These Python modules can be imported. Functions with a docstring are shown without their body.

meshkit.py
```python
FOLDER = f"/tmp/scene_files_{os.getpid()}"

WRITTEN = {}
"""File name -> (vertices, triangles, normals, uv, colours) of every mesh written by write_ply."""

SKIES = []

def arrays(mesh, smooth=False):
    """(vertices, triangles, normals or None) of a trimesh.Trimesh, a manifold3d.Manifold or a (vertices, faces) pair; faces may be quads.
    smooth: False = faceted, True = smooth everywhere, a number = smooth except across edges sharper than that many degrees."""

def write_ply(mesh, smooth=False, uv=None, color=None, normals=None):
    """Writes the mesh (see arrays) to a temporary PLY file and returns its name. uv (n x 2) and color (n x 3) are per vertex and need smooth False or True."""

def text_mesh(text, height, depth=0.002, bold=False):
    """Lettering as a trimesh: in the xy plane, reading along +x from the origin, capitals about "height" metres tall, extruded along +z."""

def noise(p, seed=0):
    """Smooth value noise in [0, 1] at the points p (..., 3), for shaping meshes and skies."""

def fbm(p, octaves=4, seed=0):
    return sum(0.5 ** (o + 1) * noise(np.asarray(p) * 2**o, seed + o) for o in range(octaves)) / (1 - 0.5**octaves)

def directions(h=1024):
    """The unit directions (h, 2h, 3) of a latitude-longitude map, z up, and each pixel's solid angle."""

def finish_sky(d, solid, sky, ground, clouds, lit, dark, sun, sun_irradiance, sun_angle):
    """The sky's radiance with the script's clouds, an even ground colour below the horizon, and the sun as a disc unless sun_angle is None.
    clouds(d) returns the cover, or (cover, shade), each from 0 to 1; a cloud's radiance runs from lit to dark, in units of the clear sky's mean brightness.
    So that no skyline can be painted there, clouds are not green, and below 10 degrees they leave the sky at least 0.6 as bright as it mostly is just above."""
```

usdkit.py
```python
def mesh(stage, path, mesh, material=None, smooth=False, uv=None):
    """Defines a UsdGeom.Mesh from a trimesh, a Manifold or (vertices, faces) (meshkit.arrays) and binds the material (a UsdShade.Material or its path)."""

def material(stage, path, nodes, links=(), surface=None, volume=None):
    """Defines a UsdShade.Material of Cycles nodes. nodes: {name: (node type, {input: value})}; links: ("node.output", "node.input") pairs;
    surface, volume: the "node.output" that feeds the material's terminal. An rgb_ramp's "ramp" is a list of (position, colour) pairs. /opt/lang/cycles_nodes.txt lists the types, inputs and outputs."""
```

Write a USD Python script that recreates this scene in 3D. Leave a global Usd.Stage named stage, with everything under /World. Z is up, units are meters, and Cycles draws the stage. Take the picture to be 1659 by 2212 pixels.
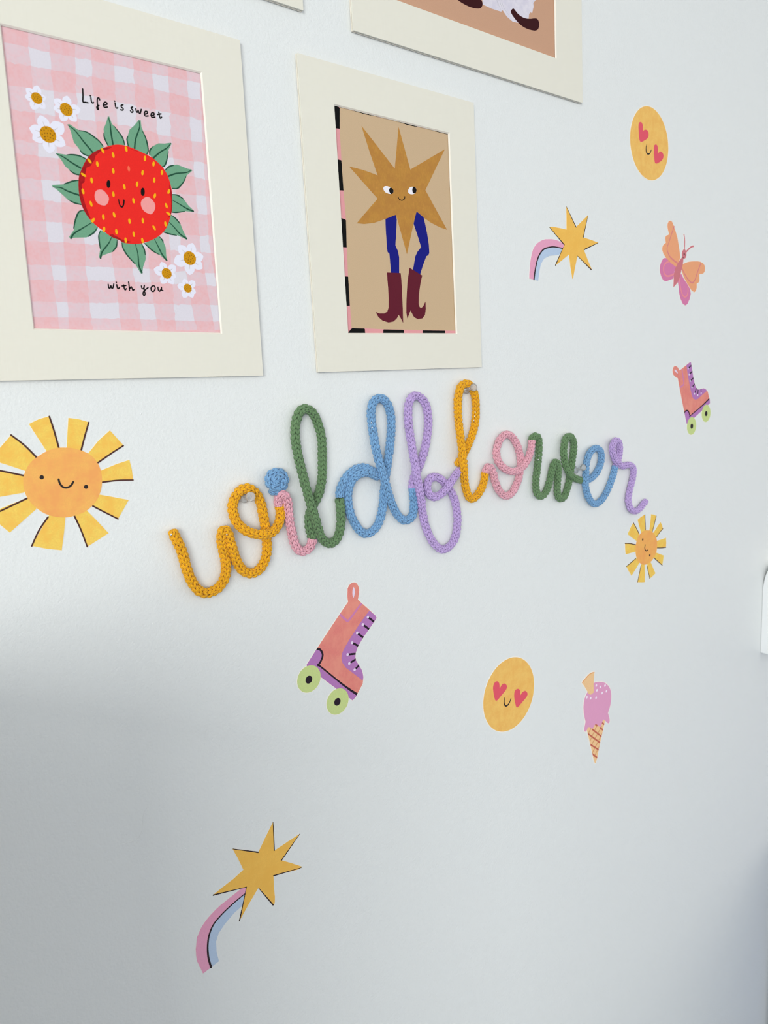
import math
import numpy as np
import trimesh
import usdkit
import meshkit
from shapely.geometry import Polygon, LineString, Point, box as sbox
from shapely.ops import unary_union
from shapely import affinity
from pxr import Usd, UsdGeom, UsdLux, UsdShade, Gf, Sdf, Vt

W, H = 1659, 2212
stage = Usd.Stage.CreateInMemory()
UsdGeom.SetStageUpAxis(stage, UsdGeom.Tokens.z)
UsdGeom.SetStageMetersPerUnit(stage, 1.0)
world = UsdGeom.Xform.Define(stage, '/World')
stage.SetDefaultPrim(world.GetPrim())
UsdGeom.Scope.Define(stage, '/World/Looks')
rng = np.random.default_rng(7)

# ------------------------------------------------------------------ camera
F_PX = 1576.5                      # focal length in pixels of the 1659 wide picture
M = np.array([[0.77953243, -0.13710344, 0.61117251],      # columns: picture right, picture down, forward
              [-0.62449341, -0.09481083, 0.77525408],
              [-0.04834423, -0.9860089, -0.15952831]])
CAM = np.array([0.0, -0.5364, 1.32])                      # the wall's face is the plane y = 0
cam = UsdGeom.Camera.Define(stage, '/World/camera')
cam.CreateHorizontalApertureAttr(36.0)
cam.CreateVerticalApertureAttr(36.0 * H / W)
cam.CreateFocalLengthAttr(36.0 * F_PX / W)
cam.CreateClippingRangeAttr(Gf.Vec2f(0.01, 100.0))
cam.CreateFStopAttr(18.0)
cam.CreateFocusDistanceAttr(0.66)
cam.CreateExposureAttr(-0.69)
cam.AddTransformOp().Set(Gf.Matrix4d(*M[:, 0], 0, *(-M[:, 1]), 0, *(-M[:, 2]), 0, *CAM, 1))

# ------------------------------------------------------------------ light
def rect_light(name, pos, size, target, nits, color):
    l = UsdLux.RectLight.Define(stage, '/World/' + name)
    l.CreateWidthAttr(size[0]); l.CreateHeightAttr(size[1])
    l.CreateIntensityAttr(nits); l.CreateColorAttr(Gf.Vec3f(*color))
    z = np.array(pos, float) - np.array(target, float); z /= np.linalg.norm(z)
    x = np.cross([0, 0, 1], z); x /= np.linalg.norm(x); y = np.cross(z, x)
    l.AddTransformOp().Set(Gf.Matrix4d(*x, 0, *y, 0, *z, 0, *pos, 1))
    return l
rect_light('window_light', (-2.45, -3.1, 1.72), (2.4, 1.3), (0.0, -3.1, 1.72), 20.5, (0.975, 1.0, 0.968))
dome = UsdLux.DomeLight.Define(stage, '/World/sky_light')
dome.CreateIntensityAttr(0.60); dome.CreateColorAttr(Gf.Vec3f(1.0, 0.985, 0.96))

# ------------------------------------------------------------------ helpers: colour and materials
def lin(c):
    c = np.asarray(c, float) / 255.0
    return np.where(c <= 0.04045, c / 12.92, ((c + 0.055) / 1.055) ** 2.4)
WALL_REF = (222, 227, 229); WALL_ALB = 0.80
def alb(c, ref=None):
    ref = WALL_REF if ref is None else ref
    return np.clip(lin(c) / lin(ref) * WALL_ALB, 0.004, 0.93)

MATS = {}
def paper(name, c, var=0.05, scale=900.0, rough=0.75, c2=None, big=None, spec=0.12, stretch=None, ref=None, bump=0.0):
    """Printed paper or vinyl: an even colour with fine pencil grain; c2 = second colour laid on in broad cloudy strokes."""
    if name in MATS: return MATS[name]
    a = alb(c, ref)
    nodes = {'tc': ('texture_coordinate', {}), 'p': ('principled_bsdf', {'roughness': rough, 'specular_ior_level': spec}),
             'n': ('noise_texture', {'scale': scale, 'detail': 3.0, 'roughness': 0.6}),
             'r': ('rgb_ramp', {'ramp': [(0.25, tuple(a * (1 - var))), (0.75, tuple(np.clip(a * (1 + var), 0, .95)))]})}
    links = [('n.fac', 'r.fac')]
    if stretch:
        nodes['mp'] = ('mapping', {'scale': stretch})
        links += [('tc.object', 'mp.vector'), ('mp.vector', 'n.vector')]
    else:
        links += [('tc.object', 'n.vector')]
    last = 'r.color'
    if c2 is not None:
        b = alb(c2, ref)
        nodes['n2'] = ('noise_texture', {'scale': big or 60.0, 'detail': 4.0, 'roughness': 0.65})
        nodes['r2'] = ('rgb_ramp', {'ramp': [(0.4, (0, 0, 0)), (0.62, (1, 1, 1))]})
        nodes['mx'] = ('mix_color', {'b': tuple(b)})
        links += [('tc.object', 'n2.vector'), ('n2.fac', 'r2.fac'), ('r2.color', 'mx.fac'), (last, 'mx.a')]
        last = 'mx.result'
    links += [(last, 'p.base_color')]
    if bump:
        nodes['bp'] = ('bump', {'strength': bump, 'distance': 0.0002})
        links += [('n.fac', 'bp.height'), ('bp.normal', 'p.normal')]
    MATS[name] = usdkit.material(stage, '/World/Looks/' + name, nodes, links, surface='p.BSDF')
    return MATS[name]

def plain(name, base, **kw):
    if name in MATS: return MATS[name]
    MATS[name] = usdkit.material(stage, '/World/Looks/' + name,
        {'p': ('principled_bsdf', {'base_color': tuple(map(float, base)), **kw})}, [], surface='p.BSDF')
    return MATS[name]

def yarn(name, c):
    """Plied cotton: stripes follow the phase kept in the mesh's texture coordinates."""
    a = alb(c)
    MATS[name] = usdkit.material(stage, '/World/Looks/' + name, {
        'tc': ('texture_coordinate', {}), 'sx': ('separate_xyz', {}),
        'm': ('math', {'math_type': 'multiply', 'value2': 2 * math.pi * 10}), 's': ('math', {'math_type': 'sine'}),
        'h': ('math', {'math_type': 'multiply_add', 'value2': 0.5, 'value3': 0.5}),
        'r': ('rgb_ramp', {'ramp': [(0.0, tuple(a * 0.80)), (0.45, tuple(a * 1.02)), (1.0, tuple(np.clip(a * 1.12, 0, 0.95)))]}),
        'rr': ('rgb_ramp', {'ramp': [(0.0, (0.84,) * 3), (1.0, (1.0,) * 3)]}),
        'mx': ('mix_color', {'blend_type': 'multiply', 'fac': 1.0}),
        'n': ('noise_texture', {'scale': 2500.0, 'detail': 2.0}),
        'ad': ('math', {'math_type': 'multiply_add', 'value2': 0.5}),
        'b': ('bump', {'strength': 0.4, 'distance': 0.00025}),
        'p': ('principled_bsdf', {'roughness': 0.78, 'specular_ior_level': 0.25, 'sheen_weight': 0.18, 'sheen_roughness': 0.5}),
    }, [('tc.UV', 'sx.vector'), ('sx.x', 'm.value1'), ('m.value', 's.value1'), ('s.value', 'h.value1'), ('h.value', 'r.fac'),
        ('sx.y', 'rr.fac'), ('r.color', 'mx.a'), ('rr.color', 'mx.b'), ('mx.result', 'p.base_color'),
        ('tc.object', 'n.vector'), ('n.fac', 'ad.value1'), ('h.value', 'ad.value3'), ('ad.value', 'b.height'), ('b.normal', 'p.normal')],
        surface='p.BSDF')
    return MATS[name]

# ------------------------------------------------------------------ helpers: scene objects
USED = {}
def numbered(path):
    k = USED.get(path, 0); USED[path] = k + 1
    return path if k == 0 else f'{path}_{k:03d}'
class Node:
    def __init__(self, path, origin): self.path, self.origin = path, np.asarray(origin, float)
def tag(prim, label=None, cat=None, group=None, kind=None):
    for k, v in (('label', label), ('category', cat), ('group', group), ('kind', kind)):
        if v: prim.SetCustomDataByKey(k, v)
def thing(name, origin, label, cat, group=None):
    path = numbered('/World/' + name)
    x = UsdGeom.Xform.Define(stage, path)
    x.AddTranslateOp().Set(Gf.Vec3d(*map(float, origin)))
    tag(x.GetPrim(), label, cat, group)
    return Node(path, origin)
def part(parent, name, mesh, mat, label=None, smooth=False, uv=None, kind=None):
    """One mesh under its thing (or part); the mesh is given in world coordinates."""
    path = numbered(parent.path + '/' + name)
    if isinstance(mesh, (list, tuple)) and len(mesh) == 2 and isinstance(mesh[0], np.ndarray):
        v, f = mesh
    else:
        v, f = np.array(mesh.vertices), np.array(mesh.faces)
    m = usdkit.mesh(stage, path, (v - parent.origin, f), mat, smooth=smooth, uv=uv)
    tag(m.GetPrim(), label, kind=kind)
    return Node(path, parent.origin)
def struct(name, mesh, mat):
    path = numbered('/World/' + name)
    m = usdkit.mesh(stage, path, mesh, mat)
    tag(m.GetPrim(), kind='structure')
    return Node(path, (0, 0, 0))

# ------------------------------------------------------------------ helpers: tracing onto the wall
def on_wall(px, d=0.0):
    """Picture points (n, 2) -> points x, z of the plane lying d metres in front of the wall."""
    px = np.asarray(px, float).reshape(-1, 2)
    r = np.c_[(px[:, 0] - W / 2) / F_PX, (px[:, 1] - H / 2) / F_PX, np.ones(len(px))] @ M.T
    t = (-CAM[1] - np.asarray(d, float)) / r[:, 1]
    return np.c_[r[:, 0] * t, CAM[2] + r[:, 2] * t]
VIEW = {  # crops the outlines were measured in: left, top, scale
 'A': (340, 840, 3.770), 'B': (700, 800, 4.366), 'C': (960, 800, 3.456), 'K': (620, 1240, 6.914), 'K2': (1440, 770, 12.29),
 'E1': (1330, 200, 4.609), 'E2': (1020, 1390, 4.879), 'T1': (400, 1750, 5.821), 'T2': (1120, 420, 8.295), 'S1': (0, 850, 4.740),
 'S2': (1340, 1100, 13.01), 'BF': (1410, 460, 10.53), 'IC': (1240, 1430, 9.62), 'Q1': (40, 160, 7.541), 'Q2': (240, 180, 8.295),
 'Q3': (100, 360, 9.217), 'Q4': (260, 360, 8.732), 'Q5': (220, 510, 6.9125), 'Sa': (700, 210, 5.53), 'Sb': (700, 440, 5.53),
 'M3': (740, 0, 3.072), 'P': (0, 0, 1.0)}
def px(view, pts):
    ox, oy, s = VIEW[view]
    p = np.asarray(pts, float).reshape(-1, 2)
    return p / s + (ox, oy)
def tr(view, pts, d=0.0): return on_wall(px(view, pts), d)
def mixed(*segs, d=0.0):
    return np.vstack([tr(v, p, d) for v, p in segs])
def curve(p, n=6, closed=True):
    """Catmull-Rom through the points."""
    p = np.asarray(p, float); k = len(p); out = []
    rngk = range(k) if closed else range(k - 1)
    for i in rngk:
        if closed: a, b, c, e = p[i - 1], p[i], p[(i + 1) % k], p[(i + 2) % k]
        else: a, b, c, e = p[max(i - 1, 0)], p[i], p[i + 1], p[min(i + 2, k - 1)]
        for t in np.linspace(0, 1, n, endpoint=False):
            out.append(0.5 * (2 * b + (c - a) * t + (2 * a - 5 * b + 4 * c - e) * t * t + (3 * b - a - 3 * c + e) * t ** 3))
    if not closed: out.append(p[-1])
    return np.array(out)
def poly(p, smooth=0):
    g = Polygon(curve(p, smooth) if smooth else p)
    return g if g.is_valid else g.buffer(0)
def stroke(p, w, smooth=5, flat=False, taper=None):
    """A drawn line w metres wide (taper: end widths as shares of w)."""
    q = curve(p, smooth, closed=False) if smooth and len(p) > 2 else np.asarray(p)
    if taper:
        ws = np.interp(np.linspace(0, 1, len(q)), np.linspace(0, 1, len(taper)), taper) * w / 2
        return unary_union([Point(a).buffer(r, 8) for a, r in zip(q, ws)] +
                           [unary_union([Point(a).buffer(r, 8), Point(b).buffer(s, 8)]).convex_hull for a, b, r, s in zip(q[:-1], q[1:], ws[:-1], ws[1:])])
    return LineString(q).buffer(w / 2, 6, cap_style=2 if flat else 1)
def ellipse(c, rx, ry, ang=0.0):
    return affinity.translate(affinity.rotate(affinity.scale(Point(0, 0).buffer(1, 12), rx, ry), ang, origin=(0, 0)), *c)
def disc(view, c, edge, d):
    """A round mark: centre, and picture points of its rim."""
    e = tr(view, edge, d); c = tr(view, [c], d)[0] if c is not None else e.mean(0)
    return Point(c).buffer(np.hypot(*(e - c).T).mean(), 24)
def slab(g, d0, d1):
    """A wall-plane polygon given thickness: from d0 to d1 metres in front of the wall."""
    out = []
    for q in getattr(g, 'geoms', [g]):
        if q.is_empty or q.geom_type != 'Polygon' or q.area < 1e-9: continue
        m = trimesh.creation.extrude_polygon(q.simplify(1e-5), d1 - d0, engine='earcut')
        v = m.vertices
        out.append(trimesh.Trimesh(np.c_[v[:, 0], -d0 - v[:, 2], v[:, 1]], m.faces, process=False))
    return trimesh.util.concatenate(out)
def block(x0, x1, y0, y1, z0, z1):
    return trimesh.creation.box(bounds=[(x0, y0, z0), (x1, y1, z1)])

# ------------------------------------------------------------------ the room
a = np.array([0.79, 0.805, 0.80])
wall_mat = usdkit.material(stage, '/World/Looks/wall_paint', {
    'tc': ('texture_coordinate', {}),
    'n': ('noise_texture', {'scale': 420.0, 'detail': 3.0, 'roughness': 0.55}),
    'n2': ('noise_texture', {'scale': 90.0, 'detail': 3.0, 'roughness': 0.6}),
    'ad': ('math', {'math_type': 'multiply_add', 'value2': 0.6}),
    'b': ('bump', {'strength': 0.36, 'distance': 0.0012}),
    'p': ('principled_bsdf', {'base_color': tuple(a), 'roughness': 0.62, 'specular_ior_level': 0.3}),
}, [('tc.object', 'n.vector'), ('tc.object', 'n2.vector'), ('n2.fac', 'ad.value1'), ('n.fac', 'ad.value3'), ('ad.value', 'b.height'),
    ('b.normal', 'p.normal')], surface='p.BSDF')
floor_mat = plain('floor_boards', (0.30, 0.24, 0.19), roughness=0.5)
ceil_mat = plain('ceiling_paint', (0.80, 0.80, 0.79), roughness=0.8)
wall = struct('wall_back', block(-2.5, 4.0, 0.0, 0.12, 0.0, 2.5), wall_mat)
carpet = paper('carpet_blue', (92, 112, 132), var=0.2, scale=300)
struct('floor', block(-2.5, 4.0, -4.8, 0.12, -0.1, 0.0), carpet)
wl = [block(-2.62, -2.5, -1.85, 0.12, 0, 2.5), block(-2.62, -2.5, -4.8, -4.35, 0, 2.5), block(-2.62, -2.5, -4.35, -1.85, 0, 1.04), block(-2.62, -2.5, -4.35, -1.85, 2.40, 2.5)]
struct('wall_left', trimesh.util.concatenate(wl), ceil_mat)
struct('ceiling', block(-2.62, 4.0, -4.8, 0.12, 2.5, 2.6), ceil_mat)
# a chest of drawers just outside the picture on the left, whose shade falls on the lower wall
chest = thing('chest_of_drawers', (-0.56, 0.0, 0.0), 'white chest of drawers against the wall left of the picture', 'chest of drawers')
chest_white = plain('chest_white', (0.78, 0.77, 0.74), roughness=0.45)
part(chest, 'body', block(-1.0, -0.08, -0.41, -0.005, 0.06, 1.165), chest_white)
part(chest, 'top', block(-1.02, -0.06, -0.43, -0.002, 1.165, 1.195), chest_white)
part(chest, 'plinth', block(-0.98, -0.10, -0.38, -0.02, 0.0, 0.06), chest_white)
for k in range(4):
    dr = part(chest, 'drawer', block(-0.985, -0.095, -0.428, -0.41, 0.08 + k * 0.27, 0.08 + k * 0.27 + 0.255), chest_white)
    for kx in (-0.78, -0.34):
        kb = trimesh.creation.icosphere(2, 0.016); kb.apply_translation((kx, -0.44, 0.2 + k * 0.27)); part(dr, 'knob', kb, chest_white, smooth=True)

# a bed with dark blue sides; only a sliver of it comes into the lower right corner
bed = thing('bed', (2.2, -0.6, 0.0), 'dark blue bed side, a blurred sliver at the lower right picture edge', 'bed')
navy = paper('bed_navy', (40, 82, 140), var=0.08, scale=600)
def soft_box(x0, x1, y0, y1, z0, z1, r):
    ball = trimesh.creation.icosphere(2, r).vertices
    return trimesh.convex.convex_hull(np.vstack([ball + (x, y, z) for x in (x0 + r, x1 - r) for y in (y0 + r, y1 - r) for z in (z0 + r, z1 - r)]))
part(bed, 'base', soft_box(1.29, 3.2, -1.2, -0.012, 0.03, 0.30, 0.012), navy, smooth=30)
part(bed, 'mattress', soft_box(1.2925, 3.1975, -1.194, -0.014, 0.30, 0.50, 0.035), navy, smooth=30)
for bx in (1.36, 3.14):
    for by in (-0.08, -1.14): part(bed, 'foot', block(bx - 0.03, bx + 0.03, by - 0.03, by + 0.03, 0.0, 0.03), navy)

# small blemishes of the paint
def blob(parent, name, c, r, mat):
    s = trimesh.creation.icosphere(2, 1.0); s.apply_scale((r, r * 0.45, r)); s.apply_translation((c[0], 0, c[1])); part(parent, name, s, mat, smooth=True)
gloss_white = plain('gloss_white_paint', (0.86, 0.87, 0.87), roughness=0.25)
for p_ in [(332, 893), (1161, 270), (401, 1834), (401, 1841), (304, 894), (330, 1347), (435, 1790)]:
    blob(wall, 'paint_speck', tr('P', [p_])[0], 0.0006, gloss_white)
for line in ([(160, 1787), (180, 1765), (230, 1757), (290, 1755)], [(318, 1745), (310, 1760), (308, 1790), (296, 1812), (262, 1824)]):
    part(wall, 'paint_ridge', slab(stroke(tr('P', line), 0.0006), 0.0, 0.00018), wall_mat)

# ------------------------------------------------------------------ framed prints (mount board, print, backing)
WALL_REF = (232, 236, 236)      # the wall is a little brighter beside the prints
board_mat = usdkit.material(stage, '/World/Looks/mount_board', {
    'tc': ('texture_coordinate', {}),
    'm1': ('mapping', {'scale': (900.0, 900.0, 60.0)}), 'm2': ('mapping', {'scale': (60.0, 900.0, 900.0)}),
    'n1': ('noise_texture', {'scale': 1.0, 'detail': 2.0}), 'n2': ('noise_texture', {'scale': 1.0, 'detail': 2.0}),
    'ad': ('math', {'math_type': 'add'}), 'b': ('bump', {'strength': 0.22, 'distance': 0.0004}),
    'p': ('principled_bsdf', {'base_color': tuple(alb((231, 231, 218))), 'roughness': 0.75, 'specular_ior_level': 0.2}),
}, [('tc.object', 'm1.vector'), ('tc.object', 'm2.vector'), ('m1.vector', 'n1.vector'), ('m2.vector', 'n2.vector'), ('n1.fac', 'ad.value1'),
    ('n2.fac', 'ad.value2'), ('ad.value', 'b.height'), ('b.normal', 'p.normal')], surface='p.BSDF')
bevel_mat = plain('mount_core', alb((246, 244, 232)), roughness=0.8)
back_mat = plain('backing_board', alb((236, 232, 218)), roughness=0.85)
D_BACK0, D_BACK1, D_PRINT, D_MOUNT0, D_MOUNT1 = 0.0006, 0.0020, 0.0022, 0.0026, 0.0040

def rect_fit(center, w, h, rot):
    c, s = math.cos(rot), math.sin(rot)
    q = np.array([(-w / 2, h / 2), (w / 2, h / 2), (w / 2, -h / 2), (-w / 2, -h / 2)])
    return q @ np.array([[c, s], [-s, c]]) + center
def rect_ring(outer, inner):
    """Mount board with a 45 degree bevelled opening: its front sheet and sides, and the bevel."""
    t = D_MOUNT1 - D_MOUNT0
    ib = inner; inner = np.array(Polygon(ib).buffer(0.0009, join_style=2).exterior.coords)[:4]
    inner = np.array([inner[np.argmin(np.linalg.norm(inner - q, axis=1))] for q in ib])
    V = lambda p, d: np.c_[p[:, 0], np.full(4, -d), p[:, 1]]
    v = np.vstack([V(outer, D_MOUNT0), V(outer, D_MOUNT1), V(inner, D_MOUNT1), V(ib, D_MOUNT0)])
    f, fb = [], []
    for i in range(4):
        j = (i + 1) % 4
        f += [(4 + i, 4 + j, 8 + j), (4 + i, 8 + j, 8 + i)]            # front
        f += [(i, j, 4 + j), (i, 4 + j, 4 + i)]                          # outer edge
        f += [(12 + i, 12 + j, j), (12 + i, j, i)]                       # back
        fb += [(8 + i, 8 + j, 12 + j), (8 + i, 12 + j, 12 + i)]         # bevel
    f, fb = np.array(f)[:, ::-1], np.array(fb)[:, ::-1]
    used = np.unique(fb); mp = {k: n for n, k in enumerate(used)}
    return (v, f), (v[used], np.vectorize(mp.get)(fb))
def framed(name, label, outer, inner, print_mat, has_print=True):
    c = outer.mean(0)
    t = thing(name, (c[0], 0.0, c[1]), label, 'art print')
    part(t, 'backing_board', slab(Polygon(outer), D_BACK0, D_BACK1), back_mat)
    ring, bevel = rect_ring(outer, inner)
    part(t, 'mount', ring, board_mat, 'cream textured mount board')
    part(t, 'bevel', bevel, bevel_mat, 'bright bevelled cut edge of the mount')
    ic = inner.mean(0)
    sheet = Polygon(ic + (inner - ic) * 1.06)
    pr = part(t, 'print', slab(sheet, D_BACK1, D_PRINT), print_mat)
    return t, pr, sheet
LAYER = {'k': 0}
def ink(parent, name, g, mat, k, label=None, base=D_PRINT, step=0.00002):
    """A flat printed shape, a hair above the sheet; k is its order of printing."""
    if g.is_empty: return None
    return part(parent, name, slab(g, base, base + step * k), mat, label)

def mean_rect(q):
    """Best upright-ish rectangle through four traced corners."""
    c = q.mean(0); w = (np.linalg.norm(q[1] - q[0]) + np.linalg.norm(q[2] - q[3])) / 2
    h = (np.linalg.norm(q[1] - q[2]) + np.linalg.norm(q[0] - q[3])) / 2
    u = (q[1] - q[0]) / np.linalg.norm(q[1] - q[0]) + (q[2] - q[3]) / np.linalg.norm(q[2] - q[3])
    v = (q[0] - q[3]) / np.linalg.norm(q[0] - q[3]) + (q[1] - q[2]) / np.linalg.norm(q[1] - q[2])
    r = (math.atan2(u[1], u[0]) + math.atan2(-v[0], v[1])) / 2
    return c, w, h, r
# --- strawberry print
m1i = on_wall([(2.2, 55.5), (432.5, 159), (476, 718.8), (74, 709.3)], D_MOUNT0)
ci, wi, hi, ri = mean_rect(m1i)
o1 = on_wall([(518.6, 86.8), (568.5, 811.3)], D_MOUNT1)
h1 = np.linalg.norm(o1[0] - o1[1]); u1 = np.array([math.cos(ri), math.sin(ri)])
bord = (o1.mean(0) - ci) @ u1 - wi / 2
vdir = np.array([-u1[1], u1[0]])
c1 = ci + vdir * ((o1.mean(0) - ci) @ vdir)
outer1, inner1 = rect_fit(c1, wi + 2 * bord, h1, ri), m1i
white_print = paper('print_white', (221, 219, 228), var=0.03)
art1, pr1, sheet1 = framed('strawberry_print', 'pink gingham print of a smiling strawberry in a wide cream mount', outer1, inner1, white_print)
pink_a = paper('gingham_pink', (227, 196, 203), var=0.035, scale=500, c2=(223, 202, 209), big=300)
pink_b = paper('gingham_deep_pink', (231, 184, 188), var=0.03, scale=500, c2=(229, 191, 196), big=250)
D = D_PRINT
def rough_line(p, amp=0.0003, n=64, seed=0):
    r = np.random.default_rng(seed); q = []
    p = np.asarray(p)
    seg = np.r_[0, np.cumsum(np.hypot(*np.diff(p, axis=0).T))]
    for s in np.linspace(-0.12, 1.12, n):
        x = np.array([np.interp(s * seg[-1], seg, p[:, 0]), np.interp(s * seg[-1], seg, p[:, 1])])
        if s < 0: x = p[0] + (p[1] - p[0]) * s * seg[-1] / seg[1]
        if s > 1: x = p[-1] + (p[-1] - p[-2]) * (s - 1) * seg[-1] / (seg[-1] - seg[-2])
        q.append(x + r.normal(0, amp, 2))
    return np.array(q)
vwhite = [([(63.3, 103), (88.6, 390), (121.2, 655)], [(108.5, 105), (129.5, 400), (146.5, 655)]),
          ([(162.7, 123), (165.5, 215), (186, 585), (193.5, 655)], [(197, 125), (203, 225), (246, 590), (255, 655)]),
          ([(246, 139), (251, 240), (288, 590), (298.4, 657)], [(287.5, 143), (294.5, 250), (323.5, 590), (332.7, 657)]),
          ([(329, 159), (338.5, 265), (367, 530), (376, 657)], [(363.5, 163), (369, 280), (391, 530), (414, 657)]),
          ([(405, 174), (411.5, 280), (433, 530), (454, 658.7)], [(432, 177), (436, 280), (452, 530), (475, 659)])]
hwhite = [([(63, 103), (405, 174), (440, 181)], [(67, 143), (287, 181), (408, 211), (440, 217)]),
          ([(60, 190), (115, 197), (185, 205), (272, 224), (352, 240), (422, 256)], [(62, 242), (115, 250), (188, 259), (272, 271), (352, 292), (422, 306)]),
          ([(70, 308), (110, 313), (370, 341), (435, 352)], [(75, 336), (110, 341), (370, 372), (435, 386)]),
          ([(60, 386), (108, 390), (435, 423)], [(65, 431), (108, 434), (435, 462)]),
          ([(75, 477), (116, 480), (385, 507), (440, 509)], [(75, 521), (116, 523), (195, 528), (385, 540), (440, 545)]),
          ([(75, 571), (120, 573), (220, 576), (300, 580), (450, 590)], [(75, 604), (120, 606), (220, 606), (300, 609), (450, 617)]),
          ([(85, 651), (133, 653), (310, 656), (464, 659)], [(85, 685), (133, 686), (310, 690), (464, 695)])]
vband = unary_union([Polygon(np.vstack([rough_line(on_wall(l, D), seed=i), rough_line(on_wall(r, D), seed=50 + i)[::-1]])).buffer(0) for i, (l, r) in enumerate(vwhite)])
hband = unary_union([Polygon(np.vstack([rough_line(on_wall(l, D), seed=100 + i), rough_line(on_wall(r, D), seed=150 + i)[::-1]])).buffer(0) for i, (l, r) in enumerate(hwhite)])
ink(pr1, 'gingham_tint', (vband.symmetric_difference(hband)).intersection(sheet1), pink_a, 1, 'paler pink gingham squares')
ink(pr1, 'gingham_check', sheet1.difference(unary_union([vband, hband])), pink_b, 1, 'deeper pink gingham squares')
leaf_mat = paper('leaf_green', (112, 165, 134), var=0.06, scale=1500)
dark_green = paper('leaf_dark', (38, 82, 62), var=0.05)
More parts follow.
